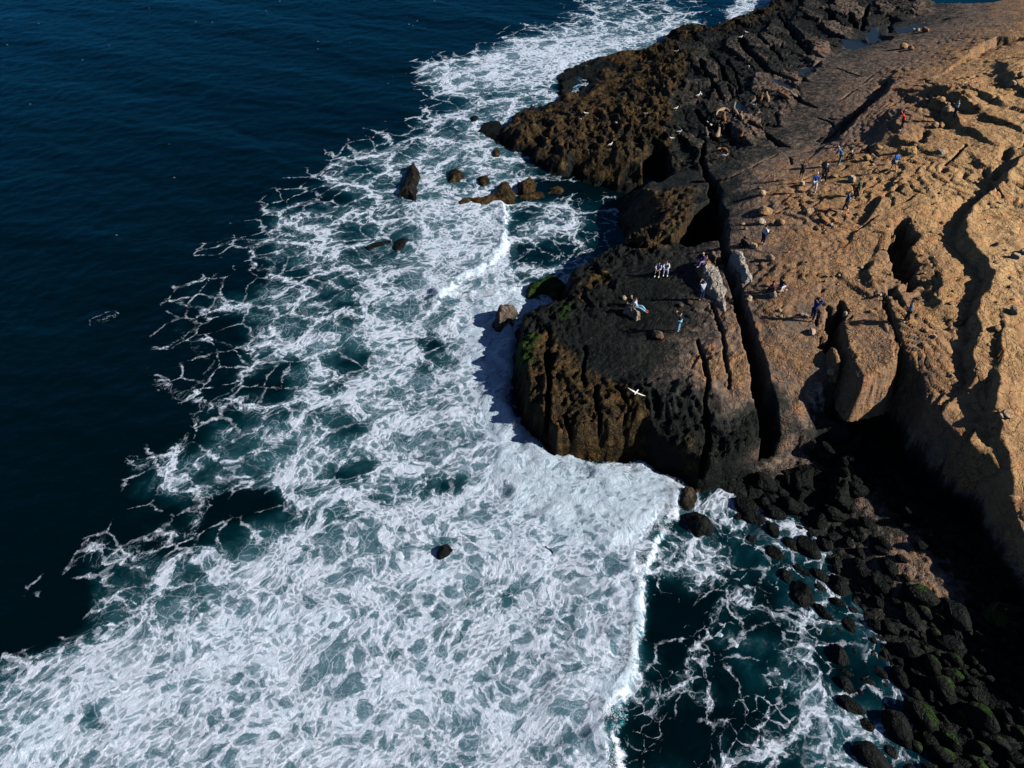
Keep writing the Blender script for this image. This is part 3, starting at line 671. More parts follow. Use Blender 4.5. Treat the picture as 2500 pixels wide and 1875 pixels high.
    hw = t.math('ADD', t.math('MULTIPLY', t.noise(t.vmath('MULTIPLY', pos, (1.0, 1.5, 1)), 1.3, 6, .75), .17), t.math('MULTIPLY', n3, .012))
    hf = t.math('ADD', t.math('MULTIPLY', n2, t.fmix(t.ss(d, .88, 1.0), .16, .42)), t.math('ADD', t.math('MULTIPLY', n3, t.fmix(t.ss(d, .88, 1.0), .04, .20)), t.math('ADD', t.math('MULTIPLY', stk, .22), t.math('MULTIPLY', m, .08))))
    bw = t.n("ShaderNodeBump", {'Height': hw, 'Distance': .5, 'Strength': .6}).outputs[0]
    bf = t.n("ShaderNodeBump", {'Height': hf, 'Distance': 1.0, 'Strength': .8}).outputs[0]
    wd_ = t.n("ShaderNodeBsdfDiffuse", {'Color': sub, 'Normal': bw}); wg_ = t.n("ShaderNodeBsdfGlossy", {'Color': (.09, .60, .80, 1), 'Roughness': .16, 'Normal': bw})
    wat = t.n("ShaderNodeMixShader", {0: t.n("ShaderNodeFresnel", {'IOR': 1.38, 'Normal': bw}).outputs[0], 1: wd_.outputs[0], 2: wg_.outputs[0]})
    foam = t.n("ShaderNodeBsdfPrincipled", {'Base Color': fc, 'Roughness': .75, 'Normal': bf, 'Specular IOR Level': .2})
    mx = t.n("ShaderNodeMixShader", {0: m, 1: wat.outputs[0], 2: foam.outputs[0]})
    t.t.links.new(mx.outputs[0], t.out.inputs[0])
    return t.m
M_SEA = sea_material()
Fq, _ = grid_faces(WSH[1], WSH[0])
me = mesh_np("water", np.stack([SX, SY, wz], 1), Fq, M_SEA)
ins = np.maximum(sstep(-30, 30, poly_sd(px, py, np.array(sp([(1405,1190),(1465,1060),(1700,1040),(2400,1200),(2400,2200),(1350,2200),(1350,1450),(1385,1330)]), float))), sstep(-20, 20, poly_sd(px, py, np.array(sp([(1095,440),(1200,390),(1350,390),(1360,600),(1180,660),(1135,610)]), float))))
fattr(me, 'inshore', ins); fattr(me, 'dens', dens); fattr(me, 'aer', aer); fattr(me, 'crest', np.clip(crest, 0, 1))
water = tag(link("water", me), kind='structure')

# spray thrown up along the breaking fronts
bms_v = []; bms_f = []
ico = [(0, 0, 1), (.9, 0, .3), (.2, .9, .2), (-.8, .5, .1), (-.7, -.6, .2), (.3, -.9, .1), (0, 0, -1)]
icf = [(0, 1, 2), (0, 2, 3), (0, 3, 4), (0, 4, 5), (0, 5, 1), (6, 2, 1), (6, 3, 2), (6, 4, 3), (6, 5, 4), (6, 1, 5)]
def sea_z(x, y):
    i = np.clip(np.searchsorted(wxs, x) - 1, 0, len(wxs) - 2); j = np.clip(np.searchsorted(wys, y) - 1, 0, len(wys) - 2)
    return float(wz[j * WSH[1] + i])
cand = np.where((((s1 > -.15) & (s1 < .7)) | ((s2 > -.1) & (s2 < .5))) & (fm > .4) & (PX > 0) & (PY < 1950))[0]
cw = np.clip(.25 + 1.6 * fbm(SX[cand] * .35, SY[cand] * .35, 3, 61.), 0, 1) ** 1.5; cw = cw / cw.sum()
for ci in rng.choice(cand, 9000, p=cw):
    x = SX[ci] + random.gauss(0, .10); y = SY[ci] + random.gauss(0, .10)
    z = wz[ci] + abs(random.gauss(0, .10)) - .02; r = random.choice([.008, .010, .014, .018, .026])
    b0 = len(bms_v); bms_v += [(x + v[0] * r, y + v[1] * r, z + v[2] * r) for v in ico]; bms_f += [(a + b0, b + b0, c + b0) for a, b, c in icf]
t_ = NT("spray_white"); bs_ = t_.n("ShaderNodeBsdfPrincipled", {'Base Color': (.88, .92, .97, 1), 'Roughness': .6}); t_.t.links.new(bs_.outputs[0], t_.out.inputs[0])
tag(link("sea_spray", mesh_np("sea_spray", bms_v, bms_f, t_.m)), "white droplets and froth thrown up where the waves break", "sea spray", kind='stuff')

# ================================================================== ROCKS THAT STAND ALONE
EXTRA = []
_g0 = ground
def ground(x, y):
    z = _g0(x, y)
    for (gx, gy, gh) in EXTRA:
        if gx[0] < x < gx[-1] and gy[0] < y < gy[-1]:
            i = int((x - gx[0]) / (gx[1] - gx[0])); j = int((y - gy[0]) / (gy[1] - gy[0])); z = max(z, float(gh[j, i]))
    return z
def outcrop(name, pts, top, label, cat="rock", group=None, z=0.0, slope=2.0, tone=.15, olive=0, green=0, white=0, rough=1.0, strata=0.0, step=.07, seed=1, depth=1.3, cracks=0.0, plane=False, zfun=None):
    P = Wp(pts, z)
    x0, y0 = P.min(0) - .7; x1, y1 = P.max(0) + .7
    gx = np.arange(x0, x1 + step, step); gy = np.arange(y0, y1 + step, step)
    XX, YY = np.meshgrid(gx, gy); sh = XX.shape; XX = XX.ravel(); YY = YY.ravel()
    n1 = fbm(XX * .9, YY * .9, 4, seed * 7.0); n2 = fbm(XX * .9, YY * .9, 4, seed * 11.0)
    sd = poly_sd(XX + n1 * .3, YY + n2 * .3, P)
    base = z
    if plane:
        A = np.c_[P, np.ones(len(P))]; k = np.linalg.lstsq(A, np.array([p[2] for p in pts]), rcond=None)[0]
        tp = k[0] * XX + k[1] * YY + k[2]; base = tp - top
    else:
        ms = max(float(sd.max()), .2); uu = np.clip(sd / ms, 0, 1)
        tp = base + top * .58 * (1 - (1 - uu) ** 2.6) * (1 + .35 * fbm(XX * .7, YY * .7, 3, seed * 3.))
    rg = (.22 * ridge(XX * .9, YY * .7, 4, seed * 5.) + .08 * ridge(XX * 2.6, YY * 2.2, 3, seed * 2.)) * rough
    if strata:
        sn = fbm(XX * .35 + YY * .1, YY * .3, 4, 13. + seed) * 3
        rg = rg * .5 + strata * (terrace(sn * 0, .14, sn, .10))
    hh = np.minimum(tp + rg * np.clip(sd / .5, 0, 1) * min(1, top), base + sd * 3.5 * (1 + .3 * n1) + .05) if not plane else np.where(sd > 0, tp + rg - np.maximum(0, .25 - sd) * .8, tp + rg - .2 + sd * 6)
    hh = np.where(sd < 0, np.minimum(hh, base + sd * 3 - .05), hh) if not plane else hh
    if cracks:
        f1, e, c = vor(XX * 1.3 + n1, YY * 1.3 + n2, seed); hh -= cracks * sstep(.10, .02, e)
    lo = (base if np.isscalar(base) else base.min()) - depth
    hh = np.maximum(hh, lo)
    q, used = grid_faces(sh[1], sh[0], hh.reshape(sh) > lo + 1e-3)
    cx, cy = P.mean(0); cz = float(np.median(hh[sd > 0])) - top if (sd > 0).any() else z
    org = Vector((cx, cy, cz))
    me = mesh_np(name, (np.stack([XX, YY, hh], 1) - np.array(org))[used], q, M_ROCK)
    wetf = 1 - .8 * sstep(.8, .2, hh)
    for nm, v in (('tone', np.full(XX.shape, tone) * wetf + (.0 if plane else 0)), ('olive', np.full(XX.shape, olive)), ('green', np.full(XX.shape, green)), ('white', np.full(XX.shape, white)), ('pool', np.zeros(XX.shape))):
        fattr(me, nm, v[used])
    o = tag(link(name, me, loc=org), label, cat, group)
    EXTRA.append((gx, gy, np.where(sd.reshape(sh) > -.3, hh.reshape(sh), -9)))
    return o

g1 = "rocks standing out of the foam"
SEAROCKS = [
 ([(1199,806),(1206,782),(1232,770),(1250,773),(1272,777),(1257,795),(1246,815),(1224,829),(1208,824)], 2.7, "brown pyramid-shaped rock standing alone in white foam beside the headland", dict(olive=.2, tone=.42, slope=2.4)),
 ([(1277,718),(1290,704),(1330,690),(1360,686),(1384,700),(1384,722),(1368,748),(1345,740),(1320,732),(1286,748)], 1.7, "rock ledge covered with bright green seaweed at the cove mouth", dict(green=.85, slope=2.2)),
 ([(1000,405),(1021,413),(1026,434),(1019,459),(1015,494),(1002,489),(970,484),(980,459),(992,437)], 1.3, "tall dark craggy rock, farthest left out in the surf", dict(olive=.35, tone=.12)),
 ([(1093,420),(1118,413),(1137,430),(1122,445),(1098,448)], .75, "small brown rock in foam just right of the tall craggy one", dict(olive=.5)),
 ([(1168,435),(1190,430),(1196,446),(1182,456),(1166,449)], .65, "small round brown rock awash between two larger surf rocks", dict(olive=.5)),
 ([(1115,500),(1130,489),(1165,487),(1205,480),(1215,455),(1240,449),(1259,475),(1256,500),(1215,499),(1190,509),(1150,504),(1120,512)], 1.0, "long low brown rock bar with white surge breaking in front", dict(olive=.75, slope=1.6)),
 ([(1102,520),(1112,513),(1130,514),(1127,524),(1108,530)], .45, "tiny black rock in white foam below the brown rock bar", dict(tone=.1)),
 ([(1263,456),(1290,440),(1309,450),(1306,470),(1290,483),(1264,476)], 1.1, "rounded olive-brown rock at the left end of the inner cove", dict(olive=.8)),
 ([(1285,472),(1325,470),(1332,482),(1300,488),(1262,484)], .5, "flat olive rock lying low in front of the rounded one", dict(olive=.7)),
 ([(955,608),(968,590),(985,582),(998,590),(988,603),(970,617)], .5, "black jagged rock alone in the middle of the lacy foam", dict(tone=.04)),
 ([(893,604),(912,592),(953,586),(955,594),(920,603),(897,612)], .22, "flat dark rock barely awash left of the black jagged one", dict(tone=.04)),
 ([(1064,1363),(1073,1340),(1095,1327),(1105,1342),(1096,1356),(1076,1369)], .6, "dark rock ringed by churning foam at lower centre", dict(tone=.04)),
 ([(1320,1335),(1333,1327),(1353,1350),(1346,1363)], .35, "small dark rock breaking the thick foam below the headland", dict(tone=.04)),
 ([(1172,948),(1192,944),(1202,965),(1192,986),(1172,982)], .32, "dark rock awash close to the headland's mossy left corner", dict(tone=.05)),
 ([(1649,1212),(1660,1199),(1686,1196),(1702,1215),(1696,1236),(1680,1248),(1659,1239)], 1.3, "brown boulder sitting in the water where the big wave ends", dict(olive=.45, tone=.3)),
 ([(1670,1262),(1698,1250),(1736,1270),(1747,1290),(1732,1309),(1700,1311),(1680,1291)], 1.0, "black boulder in dark water just below the brown one", dict(tone=.1, olive=.15)),
 ([(1163,322),(1178,300),(1215,294),(1242,318),(1242,346),(1215,354),(1193,337)], .5, "broad black rock awash with foam left of the brown reef", dict(tone=.04)),
 ([(1147,290),(1156,282),(1168,287),(1163,299),(1150,299)], .35, "small black rock in the foam beyond the broad awash one", dict(tone=.04)),
 ([(1203,370),(1212,364),(1222,372),(1219,384),(1205,384)], .5, "small orange-brown rock in foam beside the reef edge", dict(olive=.8)),
 ([(1338,462),(1360,455),(1378,462),(1372,474),(1340,472)], .4, "low brown rock showing in the dark water of the cove", dict(olive=.6)),
 ([(1366,236),(1392,232),(1424,238),(1408,255),(1390,275),(1372,268)], 1.2, "wedge-shaped brown rock on the wave-washed ledge", dict(olive=.9)),
 ([(1445,218),(1462,210),(1475,222),(1470,246),(1452,252),(1444,236)], 1.1, "round olive rock with a hollow, beside the wedge-shaped one", dict(olive=.9)),
 ([(1508,200),(1525,184),(1538,190),(1536,214),(1520,236),(1508,232)], 1.4, "upright orange-brown rock horn on the wave-washed ledge", dict(olive=.95)),
]
for i, (pts, top, lab, kw) in enumerate(SEAROCKS):
    outcrop("sea_rock", pts, top, lab, "rock", g1, seed=i + 2, **kw)
BEACHROCKS = [
 ([(2020,1160),(2028,1112),(2058,1103),(2088,1128),(2098,1180),(2088,1216),(2060,1243),(2033,1230),(2018,1198)], 1.6, .5, "big dark outcrop with an ochre patch on the little beach", dict(olive=.35, tone=.16)),
 ([(1912,1190),(1925,1150),(1960,1133),(1998,1158),(1990,1222),(1950,1232)], 1.1, .2, "broad black outcrop left of the big one on the beach", dict(tone=.06)),
 ([(1970,1092),(1990,1076),(2008,1095),(2005,1117),(1984,1122)], .9, .8, "black boulder wedged at the foot of the pale slab", dict(tone=.06)),
 ([(2380,1502),(2408,1476),(2460,1484),(2510,1500),(2520,1548),(2450,1550),(2400,1527)], 1.5, .9, "large slab covered with vivid green moss at right edge", dict(green=.75, tone=.5)),
 ([(2062,1292),(2108,1262),(2152,1290),(2158,1322),(2100,1332)], .6, .4, "low rounded outcrop mottled with foam in the sand patch", dict(tone=.2, olive=.3)),
 ([(1885,1070),(1905,1062),(1920,1078),(1915,1098),(1893,1095)], .8, .8, "small brown boulder at the mouth of the long fissure", dict(tone=.3, olive=.5)),
 ([(1780,1140),(1800,1128),(1830,1140),(1835,1165),(1800,1172)], .7, .3, "black rock between headland and the little sand patch", dict(tone=.06)),
 ([(1815,1190),(1845,1178),(1870,1195),(1860,1215),(1825,1214)], .6, .1, "black rock half covered by swash beside the sand patch", dict(tone=.05)),
]
for i, (pts, top, z, lab, kw) in enumerate(BEACHROCKS):
    outcrop("beach_outcrop", pts, top, lab, "rock", "outcrops on the beach", z=z, seed=i + 40, **kw)
SLABS = [
 ("sandstone_slab", [(2053,782,6.5),(2072,776,6.6),(2140,778,6.9),(2182,784,7.0),(2188,830,7.0),(2194,875,6.9),(2188,890,6.8),(2164,902,6.7),(2142,914,6.6),(2106,924,6.5),(2089,905,6.4),(2076,870,6.4),(2062,830,6.45)], "huge tilted sandstone block with wavy strata hanging over the chasm", dict(tone=.58, strata=.45, rough=.5, depth=2.6, step=.05)),
 ("pale_slab", [(1786,618,6.0),(1793,606,6.2),(1811,609,6.3),(1824,638,6.2),(1828,662,6.1),(1839,672,6.1),(1836,682,6.0),(1818,686,5.8),(1812,668,5.9),(1799,640,5.9)], "long whitish slab right of the fissure with a person in black on its end", dict(tone=.8, white=.95, rough=.4, depth=.8, step=.04, cracks=.05)),
 ("pale_slab", [(1716,645,5.5),(1727,639,5.6),(1752,649,5.6),(1762,672,5.5),(1769,694,5.4),(1771,720,5.3),(1751,727,5.2),(1735,704,5.3),(1722,672,5.4)], "cracked whitish slab along the left side of the fissure", dict(tone=.8, white=.95, rough=.5, depth=1.0, step=.04, cracks=.10)),
 ("pale_slab", [(1752,728,5.2),(1769,724,5.2),(1778,750,5.1),(1787,782,5.0),(1772,790,4.9),(1758,758,5.0)], "thin pale slab continuing below the cracked whitish one", dict(tone=.75, white=.7, rough=.4, depth=.8, step=.04, cracks=.07)),
 ("grey_seat_rock", [(1699,642,5.2),(1712,624,5.4),(1726,622,5.5),(1736,640,5.5),(1739,655,5.5),(1722,666,5.3)], "grey rock at the pit's edge that the blond person sits on", dict(tone=.5, white=.3, rough=.7, depth=1.2, step=.04)),
 ("seat_stone", [(1531,745,4.2),(1542,738,4.3),(1560,756,4.2),(1566,770,4.0),(1558,777,3.9),(1545,768,4.0)], "speckled leaning stone the two seated friends rest on", dict(tone=.55, white=.5, rough=.5, depth=.9, step=.03)),
 ("corner_rock", [(1728,612,5.3),(1742,609,5.4),(1750,620,5.4),(1752,640,5.3),(1742,634,5.2)], "brown wedge of rock between the black pit and the fissure", dict(tone=.42, rough=.6, depth=1.5, step=.04)),
 ("fallen_slab", [(2196,355,9.3),(2238,352,9.4),(2242,362,9.3),(2240,374,9.1),(2230,372,9.1),(2198,360,9.2)], "long pale flat-lying stone right of the man in the bright blue jacket", dict(tone=.8, rough=.4, depth=.9, step=.04)),
 ("coiled_ledge", [(2024,843,6.2),(2040,846,6.3),(2055,860,6.3),(2056,875,6.2),(2040,877,6.1),(2026,868,6.1)], "small ledge with curled strata jutting into the shaded hollow", dict(tone=.6, strata=.5, rough=.4, depth=1.0, step=.04)),
]
for i, (nm, pts, lab, kw) in enumerate(SLABS):
    zc = float(np.mean([p[2] for p in pts])); lo = min(ground(*W(*p)) for p in pts)
    outcrop(nm, pts, .4, lab, "rock slab", None, z=zc, plane=True, seed=i + 60, **kw)

# ------------------------------------------------------------------ loose boulders
def boulder_mesh(seed, pale, sub=4, name="boulder"):
    r = random.Random(seed)
    bm = bmesh.new(); bmesh.ops.create_icosphere(bm, subdivisions=sub, radius=1.0)
    planes = [(Vector((r.uniform(-1, 1), r.uniform(-1, 1), r.uniform(-.6, 1))).normalized(), r.uniform(.62, .9)) for _ in range(9)]
    V = np.array([v.co for v in bm.verts])
    for n, d in planes:
        nn = np.array(n); k = V @ nn; ex = np.maximum(k - d, 0); V = V - ex[:, None] * nn[None, :] * .85
    nz = ridge(V[:, 0] * 1.2 + V[:, 2] * .8 + seed * 3, V[:, 1] * 1.2 - V[:, 2] * .6, 4, seed * 2.)
    V *= (1 + .07 * nz)[:, None]
    for v, c in zip(bm.verts, V): v.co = c
    me = bpy.data.meshes.new(name); bm.to_mesh(me); bm.free()
    for p in me.polygons: p.use_smooth = True
    return me, V
def rock_attrs(me, V, tone, olive=0, green=0, white=0):
    n = len(V); 
    for nm, v in (('tone', tone), ('olive', olive), ('green', green), ('white', white), ('pool', 0)):
        fattr(me, nm, v if isinstance(v, np.ndarray) else np.full(n, v))
def put(name, me, px, py, r, sx=1, sy=.8, sz=.7, rot=None, label=None, cat="boulder", group=None, sink=.25, z=None):
    g = G(px, py) if z is None else Vector((*W(px, py, z), z))
    o = link(name, me); o.location = g + Vector((0, 0, r * sz * (1 - sink * 2)))
    o.scale = (r * sx, r * sy, r * sz); o.rotation_euler = (0, 0, random.uniform(0, 6.28) if rot is None else rot)
    return tag(o, label, cat, group)
pale = []
for i in range(6):
    me, V = boulder_mesh(i, True); rock_attrs(me, V, .85, 0, 0, .55); me.materials.append(M_ROCK); pale.append(me)
tanb = []
for i in range(5):
    me, V = boulder_mesh(i + 20, True); rock_attrs(me, V, .68, 0, 0, 0.1); me.materials.append(M_ROCK); tanb.append(me)
greyb = []
for i in range(3):
    me, V = boulder_mesh(i + 30, True); rock_attrs(me, V, .40, 0, 0, 0); me.materials.append(M_ROCK); greyb.append(me)
LB = [ # px, py, radius in photo px, kind, label
 (1958,452,7,0,"round pale boulder with a dark hollow near the standing group"),(1862,476,9,0,"pale boulder at the upper left corner of the tan ledge"),(1820,560,4,0,"little pale stone at the pit's right rim"),
 (1859,546,9,0,"white boulder just behind the man in the white shirt"),(1880,634,9,0,"round grey-pale boulder on bare ground below the man in the white shirt"),(1838,604,9,0,"white angular boulder beside the long whitish slab"),
 (1826,735,9,0,"white angular boulder between the fissure and the two seated people"),(1885,723,10,0,"white boulder that the person in the plaid shirt sits on"),(1903,712,8,0,"small white boulder under the person beside the plaid shirt"),
 (1981,814,9,0,"round white boulder below the person photographing in blue"),(2026,920,10,0,"round white boulder on the rim of the hollow beside the tilted block"),(1808,802,5,0,"small white stone on the lip of the fissure"),
 (2063,773,8,0,"bright white stone at the top corner of the tilted block"),(2192,678,7,1,"small ochre stone at the foot of the dark overhang"),(2319,806,4,0,"tiny whitish pebble on bare tan ground right of the man in grey-blue"),
 (2477,763,12,0,"round white boulder casting a long shadow at the right edge"),(2431,806,10,1,"tan boulder above the dark escarpment shadow"),(2478,630,10,0,"pale boulder on the upper bluff, nearest the right edge"),(2470,682,8,1,"half-buried tan boulder below the pale one on the bluff"),
 (2497,618,9,0,"grey-white boulder cut by the right edge of the photo"),(2300,374,12,0,"rounded pale boulder right of the long flat-lying stone"),(2280,312,9,0,"pale upright stone in the middle of the gully"),(2296,310,8,1,"tan stone leaning against the pale upright one"),
 (2145,361,9,1,"tan knobbly boulder left of the long flat-lying stone"),(2116,391,9,1,"tan boulder right of the seated person in black"),(2079,443,10,0,"pale boulder left of the person in the green jacket"),(2039,432,9,1,"tan flat boulder below the man in the open dark jacket"),
 (1978,517,14,0,"large pale oval boulder left of the couple walking in file"),(1866,518,20,1,"broad flat grey-tan boulder on the upper tan ledge"),(2014,538,11,1,"tan oval boulder right of the large pale oval one"),(1905,548,9,1,"tan lumpy boulder right of the man in the white shirt"),
 (2388,268,10,1,"tan boulder in shade behind the striped shirt"),(2294,253,9,1,"tan round boulder in the gully below the striped shirt's feet"),(2312,276,11,0,"pinkish pale boulder left of the striped shirt's feet"),(2461,304,9,1,"tan boulder half-buried on the upper bluff slope"),
 (2471,212,9,0,"pale boulder casting a shadow near the upper right corner"),(2490,190,9,1,"tan boulder right of the pale one near the upper right corner"),(2455,1018,13,0,"larger of two touching white boulders on the bluff"),(2442,1018,8,0,"smaller of two touching white boulders on the bluff"),
 (2471,1224,13,1,"pale tan boulder perched on the bluff's lower rim"),(2442,936,6,1,"small tan stone at the tip of a dark shadow on the bluff"),(1748,700,0,0,None),
 (1682,740,9,2,"flat brown stone on the dark platform, one of two under the photographer in white"),(1663,745,7,2,"small flat brown stone, leftmost on the dark platform"),(1698,757,7,2,"brown stone just below the flat one on the dark platform"),
 (1524,730,6,0,"small upright grey stone left of the two seated friends"),(1665,766,0,1,None),(1603,822,16,2,"rounded grey boulder half-buried in the dark platform"),
 (2240,76,5,0,"pale stone beside a tide pool at the top"),(2258,78,8,1,"tan stone right of the pale one beside the tide pool"),(2205,118,9,1,"grey-tan stone at the end of the tide channel"),(2222,122,7,1,"grey-tan stone right of another at the tide channel's end"),
]
for i, (px, py, rp, kd, lab) in enumerate(LB):
    if not lab: continue
    g = G(px, py); r = rp / (FOC / (g.y * CD + (CAM_H - g.z) * SD)) 
    flat = ("flat" in lab or "buried" in lab or "oval" in lab)
    put("boulder", (pale, tanb, greyb * 2)[kd][i % 5], px, py, r * 1.1, 1.1, .9, .45 if flat else .8, label=lab, group="loose boulders on the headland", sink=.3 if flat else .15)
# small stones strewn over the tan ground
st_zone = [(1800,460),(1900,430),(2100,380),(2300,330),(2480,200),(2490,1100),(2300,900),(2180,740),(2000,880),(1900,860),(1830,700)]
SZ = np.array(st_zone, float); cnt = 0
while cnt < 120:
    px, py = random.uniform(1790, 2495), random.uniform(200, 1100)
    if poly_sd(np.array([px]), np.array([py]), SZ)[0] < 0: continue
    clustered = pnoise(np.array([px / 90]), np.array([py / 90]))[0]
    if clustered < random.uniform(-.3, .4): continue
    put("stone", random.choice(tanb + pale[:2]), px, py, random.uniform(.06, .17), 1.2, 1, .7, label="small loose stone lying on the bare tan ground", cat="stone", group="small stones strewn over the tan ground", sink=.2); cnt += 1

# boulder beach
dark = []
for i in range(10):
    me, V = boulder_mesh(i + 50, False, 4)
    rock_attrs(me, V, .05, 0, (sstep(.1, .8, V[:, 0] * .6 + V[:, 2] * .6 + .4 * fbm(V[:, 0] * 2, V[:, 1] * 2, 3, i * 3.)) * .75) if i >= 6 else 0.0); me.materials.append(M_ROCK); dark.append(me)
BZ = np.array([(1790,1200),(1880,1165),(2000,1125),(2120,1100),(2200,1120),(2290,1270),(2400,1410),(2510,1520),(2510,1900),(2170,1900),(2090,1760),(2050,1600),(1990,1480),(1900,1380),(1800,1290)], float)
NB = [(2120,1250),(2150,1290),(2200,1340),(2290,1470),(2240,1400),(2265,1435),(1850,1130),(1900,1110)]
placed = []; tries = 0
while len(placed) < 280 and tries < 20000:
    tries += 1
    px, py = random.uniform(1780, 2515), random.uniform(1090, 1905)
    if poly_sd(np.array([px]), np.array([py]), BZ)[0] < 0: continue
    if any(math.hypot(px - a, py - b) < 38 for a, b in NB): continue
    shore = (px - 1790) / 720 + (py - 1100) / 800 * -.45
    if shore < .25 and random.random() < .55: continue
    x, y = W(px, py, .4); r = random.choice([.22, .28, .34, .42, .5, .62, .75]) * random.uniform(.9, 1.2)
    if any((x - a) ** 2 + (y - b) ** 2 < ((r + c) * .62) ** 2 for a, b, c in placed): continue
    placed.append((x, y, r))
    gz = ground(x, y)
    if gz > 2.0: placed.pop(); continue
    mossy = px > 2240 and random.random() < .62
    o = link("beach_boulder", dark[random.randrange(6, 10) if mossy else random.randrange(6)])
    zc = max(gz, -.20) + r * .12
    o.location = (x, y, zc); o.scale = (r * random.uniform(.65, .85), r * random.uniform(1.0, 1.35), r * random.uniform(.55, .8))
    o.rotation_euler = (random.uniform(-.3, .3), random.uniform(-.2, .2), R(38) + random.uniform(-.6, .6))
    if mossy: tag(o, "black boulder with green moss on its sunny side, on the boulder beach", "boulder", "mossy boulders at the lower right")
    elif gz < .12: tag(o, "wet black boulder with sea foam washing around it", "boulder", "boulders at the water's edge")
    else: tag(o, "bare black boulder lying dry below the cliff", "boulder", "bare boulders below the cliff")

# ================================================================== PEOPLE
def plain(name, c, rough=.8, spec=.3, stripes=None):
    t = NT(name)
    pos = t.n("ShaderNodeTexCoord").outputs['Object']
    n = t.noise(pos, 14.0, 4, .6)
    cc = t.mix(t.math('MULTIPLY', n, .5), c, tuple(x * .65 for x in c))
    if stripes:
        z = t.n("ShaderNodeSeparateXYZ", {0: pos}).outputs[2]
        sn = t.math('SINE', t.math('MULTIPLY', z, stripes[1]))
        cc = t.mix(t.ss(sn, -.15, .15), cc, stripes[0])
    b = t.n("ShaderNodeBump", {'Height': n, 'Distance': .03, 'Strength': .6}).outputs[0]
    bs = t.n("ShaderNodeBsdfPrincipled", {'Base Color': cc, 'Roughness': rough, 'Specular IOR Level': spec, 'Normal': b})
    t.t.links.new(bs.outputs[0], t.out.inputs[0]); return t.m
_mc = {}
def cloth(c, stripes=None):
    k = (c, stripes)
    if k not in _mc: _mc[k] = plain("cloth", c, stripes=stripes)
    return _mc[k]
M_SKIN = plain("skin", (.50, .29, .19), .55, .4)
M_SKIN2 = plain("skin_tan", (.36, .20, .12), .55, .4)
M_BLACK = plain("black_leather", (.012, .012, .014), .5)

def tube_into(bm, pts, rad, seg=8, squash=1.0):
    """A tapered tube with rounded ends laid along points."""
    pts = [Vector(p) for p in pts]
    rings = []
    up = Vector((0, 0, 1))
    ext = [(pts[0] - (pts[1] - pts[0]).normalized() * rad[0] * .7, rad[0] * .45)] + list(zip(pts, rad)) + [(pts[-1] + (pts[-1] - pts[-2]).normalized() * rad[-1] * .7, rad[-1] * .45)]
    for i, (p, r) in enumerate(ext):
        a = ext[max(i - 1, 0)][0]; b = ext[min(i + 1, len(ext) - 1)][0]; d = (b - a).normalized()
        sd = d.cross(up)
        if sd.length < .05: sd = d.cross(Vector((0, 1, 0)))
        sd.normalize(); u2 = sd.cross(d).normalized()
        rings.append([bm.verts.new(p + sd * math.cos(k * 2 * math.pi / seg) * r + u2 * math.sin(k * 2 * math.pi / seg) * r * squash) for k in range(seg)])
    for a, b in zip(rings, rings[1:]):
        for k in range(seg): bm.faces.new((a[k], a[(k + 1) % seg], b[(k + 1) % seg], b[k]))
    bm.faces.new(rings[0][::-1]); bm.faces.new(rings[-1])
def bm_mesh(name, bm, mat):
    bmesh.ops.recalc_face_normals(bm, faces=bm.faces)
    me = bpy.data.meshes.new(name); bm.to_mesh(me); bm.free(); me.materials.append(mat)
    for p in me.polygons: p.use_smooth = True
    return me
def skin_obj(name, V, E, Rr, mat, parent, root=0, extra=None):
    me = bpy.data.meshes.new(name); me.from_pydata([tuple(v) for v in V], E, []); me.materials.append(mat)
    o = link(name, me, parent)
    md = o.modifiers.new("skin", 'SKIN'); md.use_smooth_shade = True; md.branch_smoothing = .6
    sub = o.modifiers.new("smooth", 'SUBSURF'); sub.levels = 2; sub.render_levels = 2
    sv = me.skin_vertices[0].data
    for i, r in enumerate(Rr): sv[i].radius = r if isinstance(r, tuple) else (r, r); sv[i].use_root = (i == root)
    return o

STAND = dict(pel=(0, 0, .53), spi=(0, 0, .62), che=(0, .005, .745), nek=(0, 0, .835), hed=(0, .012, .925),
    shl=(-.105, 0, .805), shr=(.105, 0, .805), ell=(-.135, -.01, .64), elr=(.135, -.01, .64), wrl=(-.14, .04, .50), wrr=(.14, .04, .50),
    hil=(-.055, 0, .50), hir=(.055, 0, .50), knl=(-.06, .012, .28), knr=(.06, .012, .28), anl=(-.065, 0, .045), anr=(.065, 0, .045))
def pose(**k):
    d = dict(STAND); d.update(k); return d
WALK = pose(knl=(-.06, .09, .285), anl=(-.06, .10, .05), knr=(.06, -.01, .28), anr=(.06, -.13, .055), ell=(-.135, -.05, .645), wrl=(-.135, -.03, .51), elr=(.135, .03, .645), wrr=(.13, .10, .53))
STRIDE = pose(knl=(-.08, .10, .28), anl=(-.10, .14, .045), knr=(.07, -.03, .28), anr=(.09, -.14, .05))
PHOTO = pose(ell=(-.15, .10, .78), elr=(.15, .10, .78), wrl=(-.045, .17, .90), wrr=(.045, .17, .90))
PHOTO_LEAN = pose(che=(0, .05, .73), nek=(0, .085, .815), hed=(0, .11, .90), shl=(-.105, .07, .80), shr=(.105, .07, .80), spi=(0, .02, .62), ell=(-.17, .15, .83), elr=(.17, .15, .83), wrl=(-.05, .22, .95), wrr=(.05, .22, .95), knl=(-.08, .06, .28), anl=(-.09, .06, .045), anr=(.08, -.10, .045), knr=(.07, -.02, .28))
PHONE = pose(ell=(-.13, .03, .65), elr=(.13, .03, .65), wrl=(-.05, .17, .72), wrr=(.05, .17, .72), hed=(0, .035, .915))
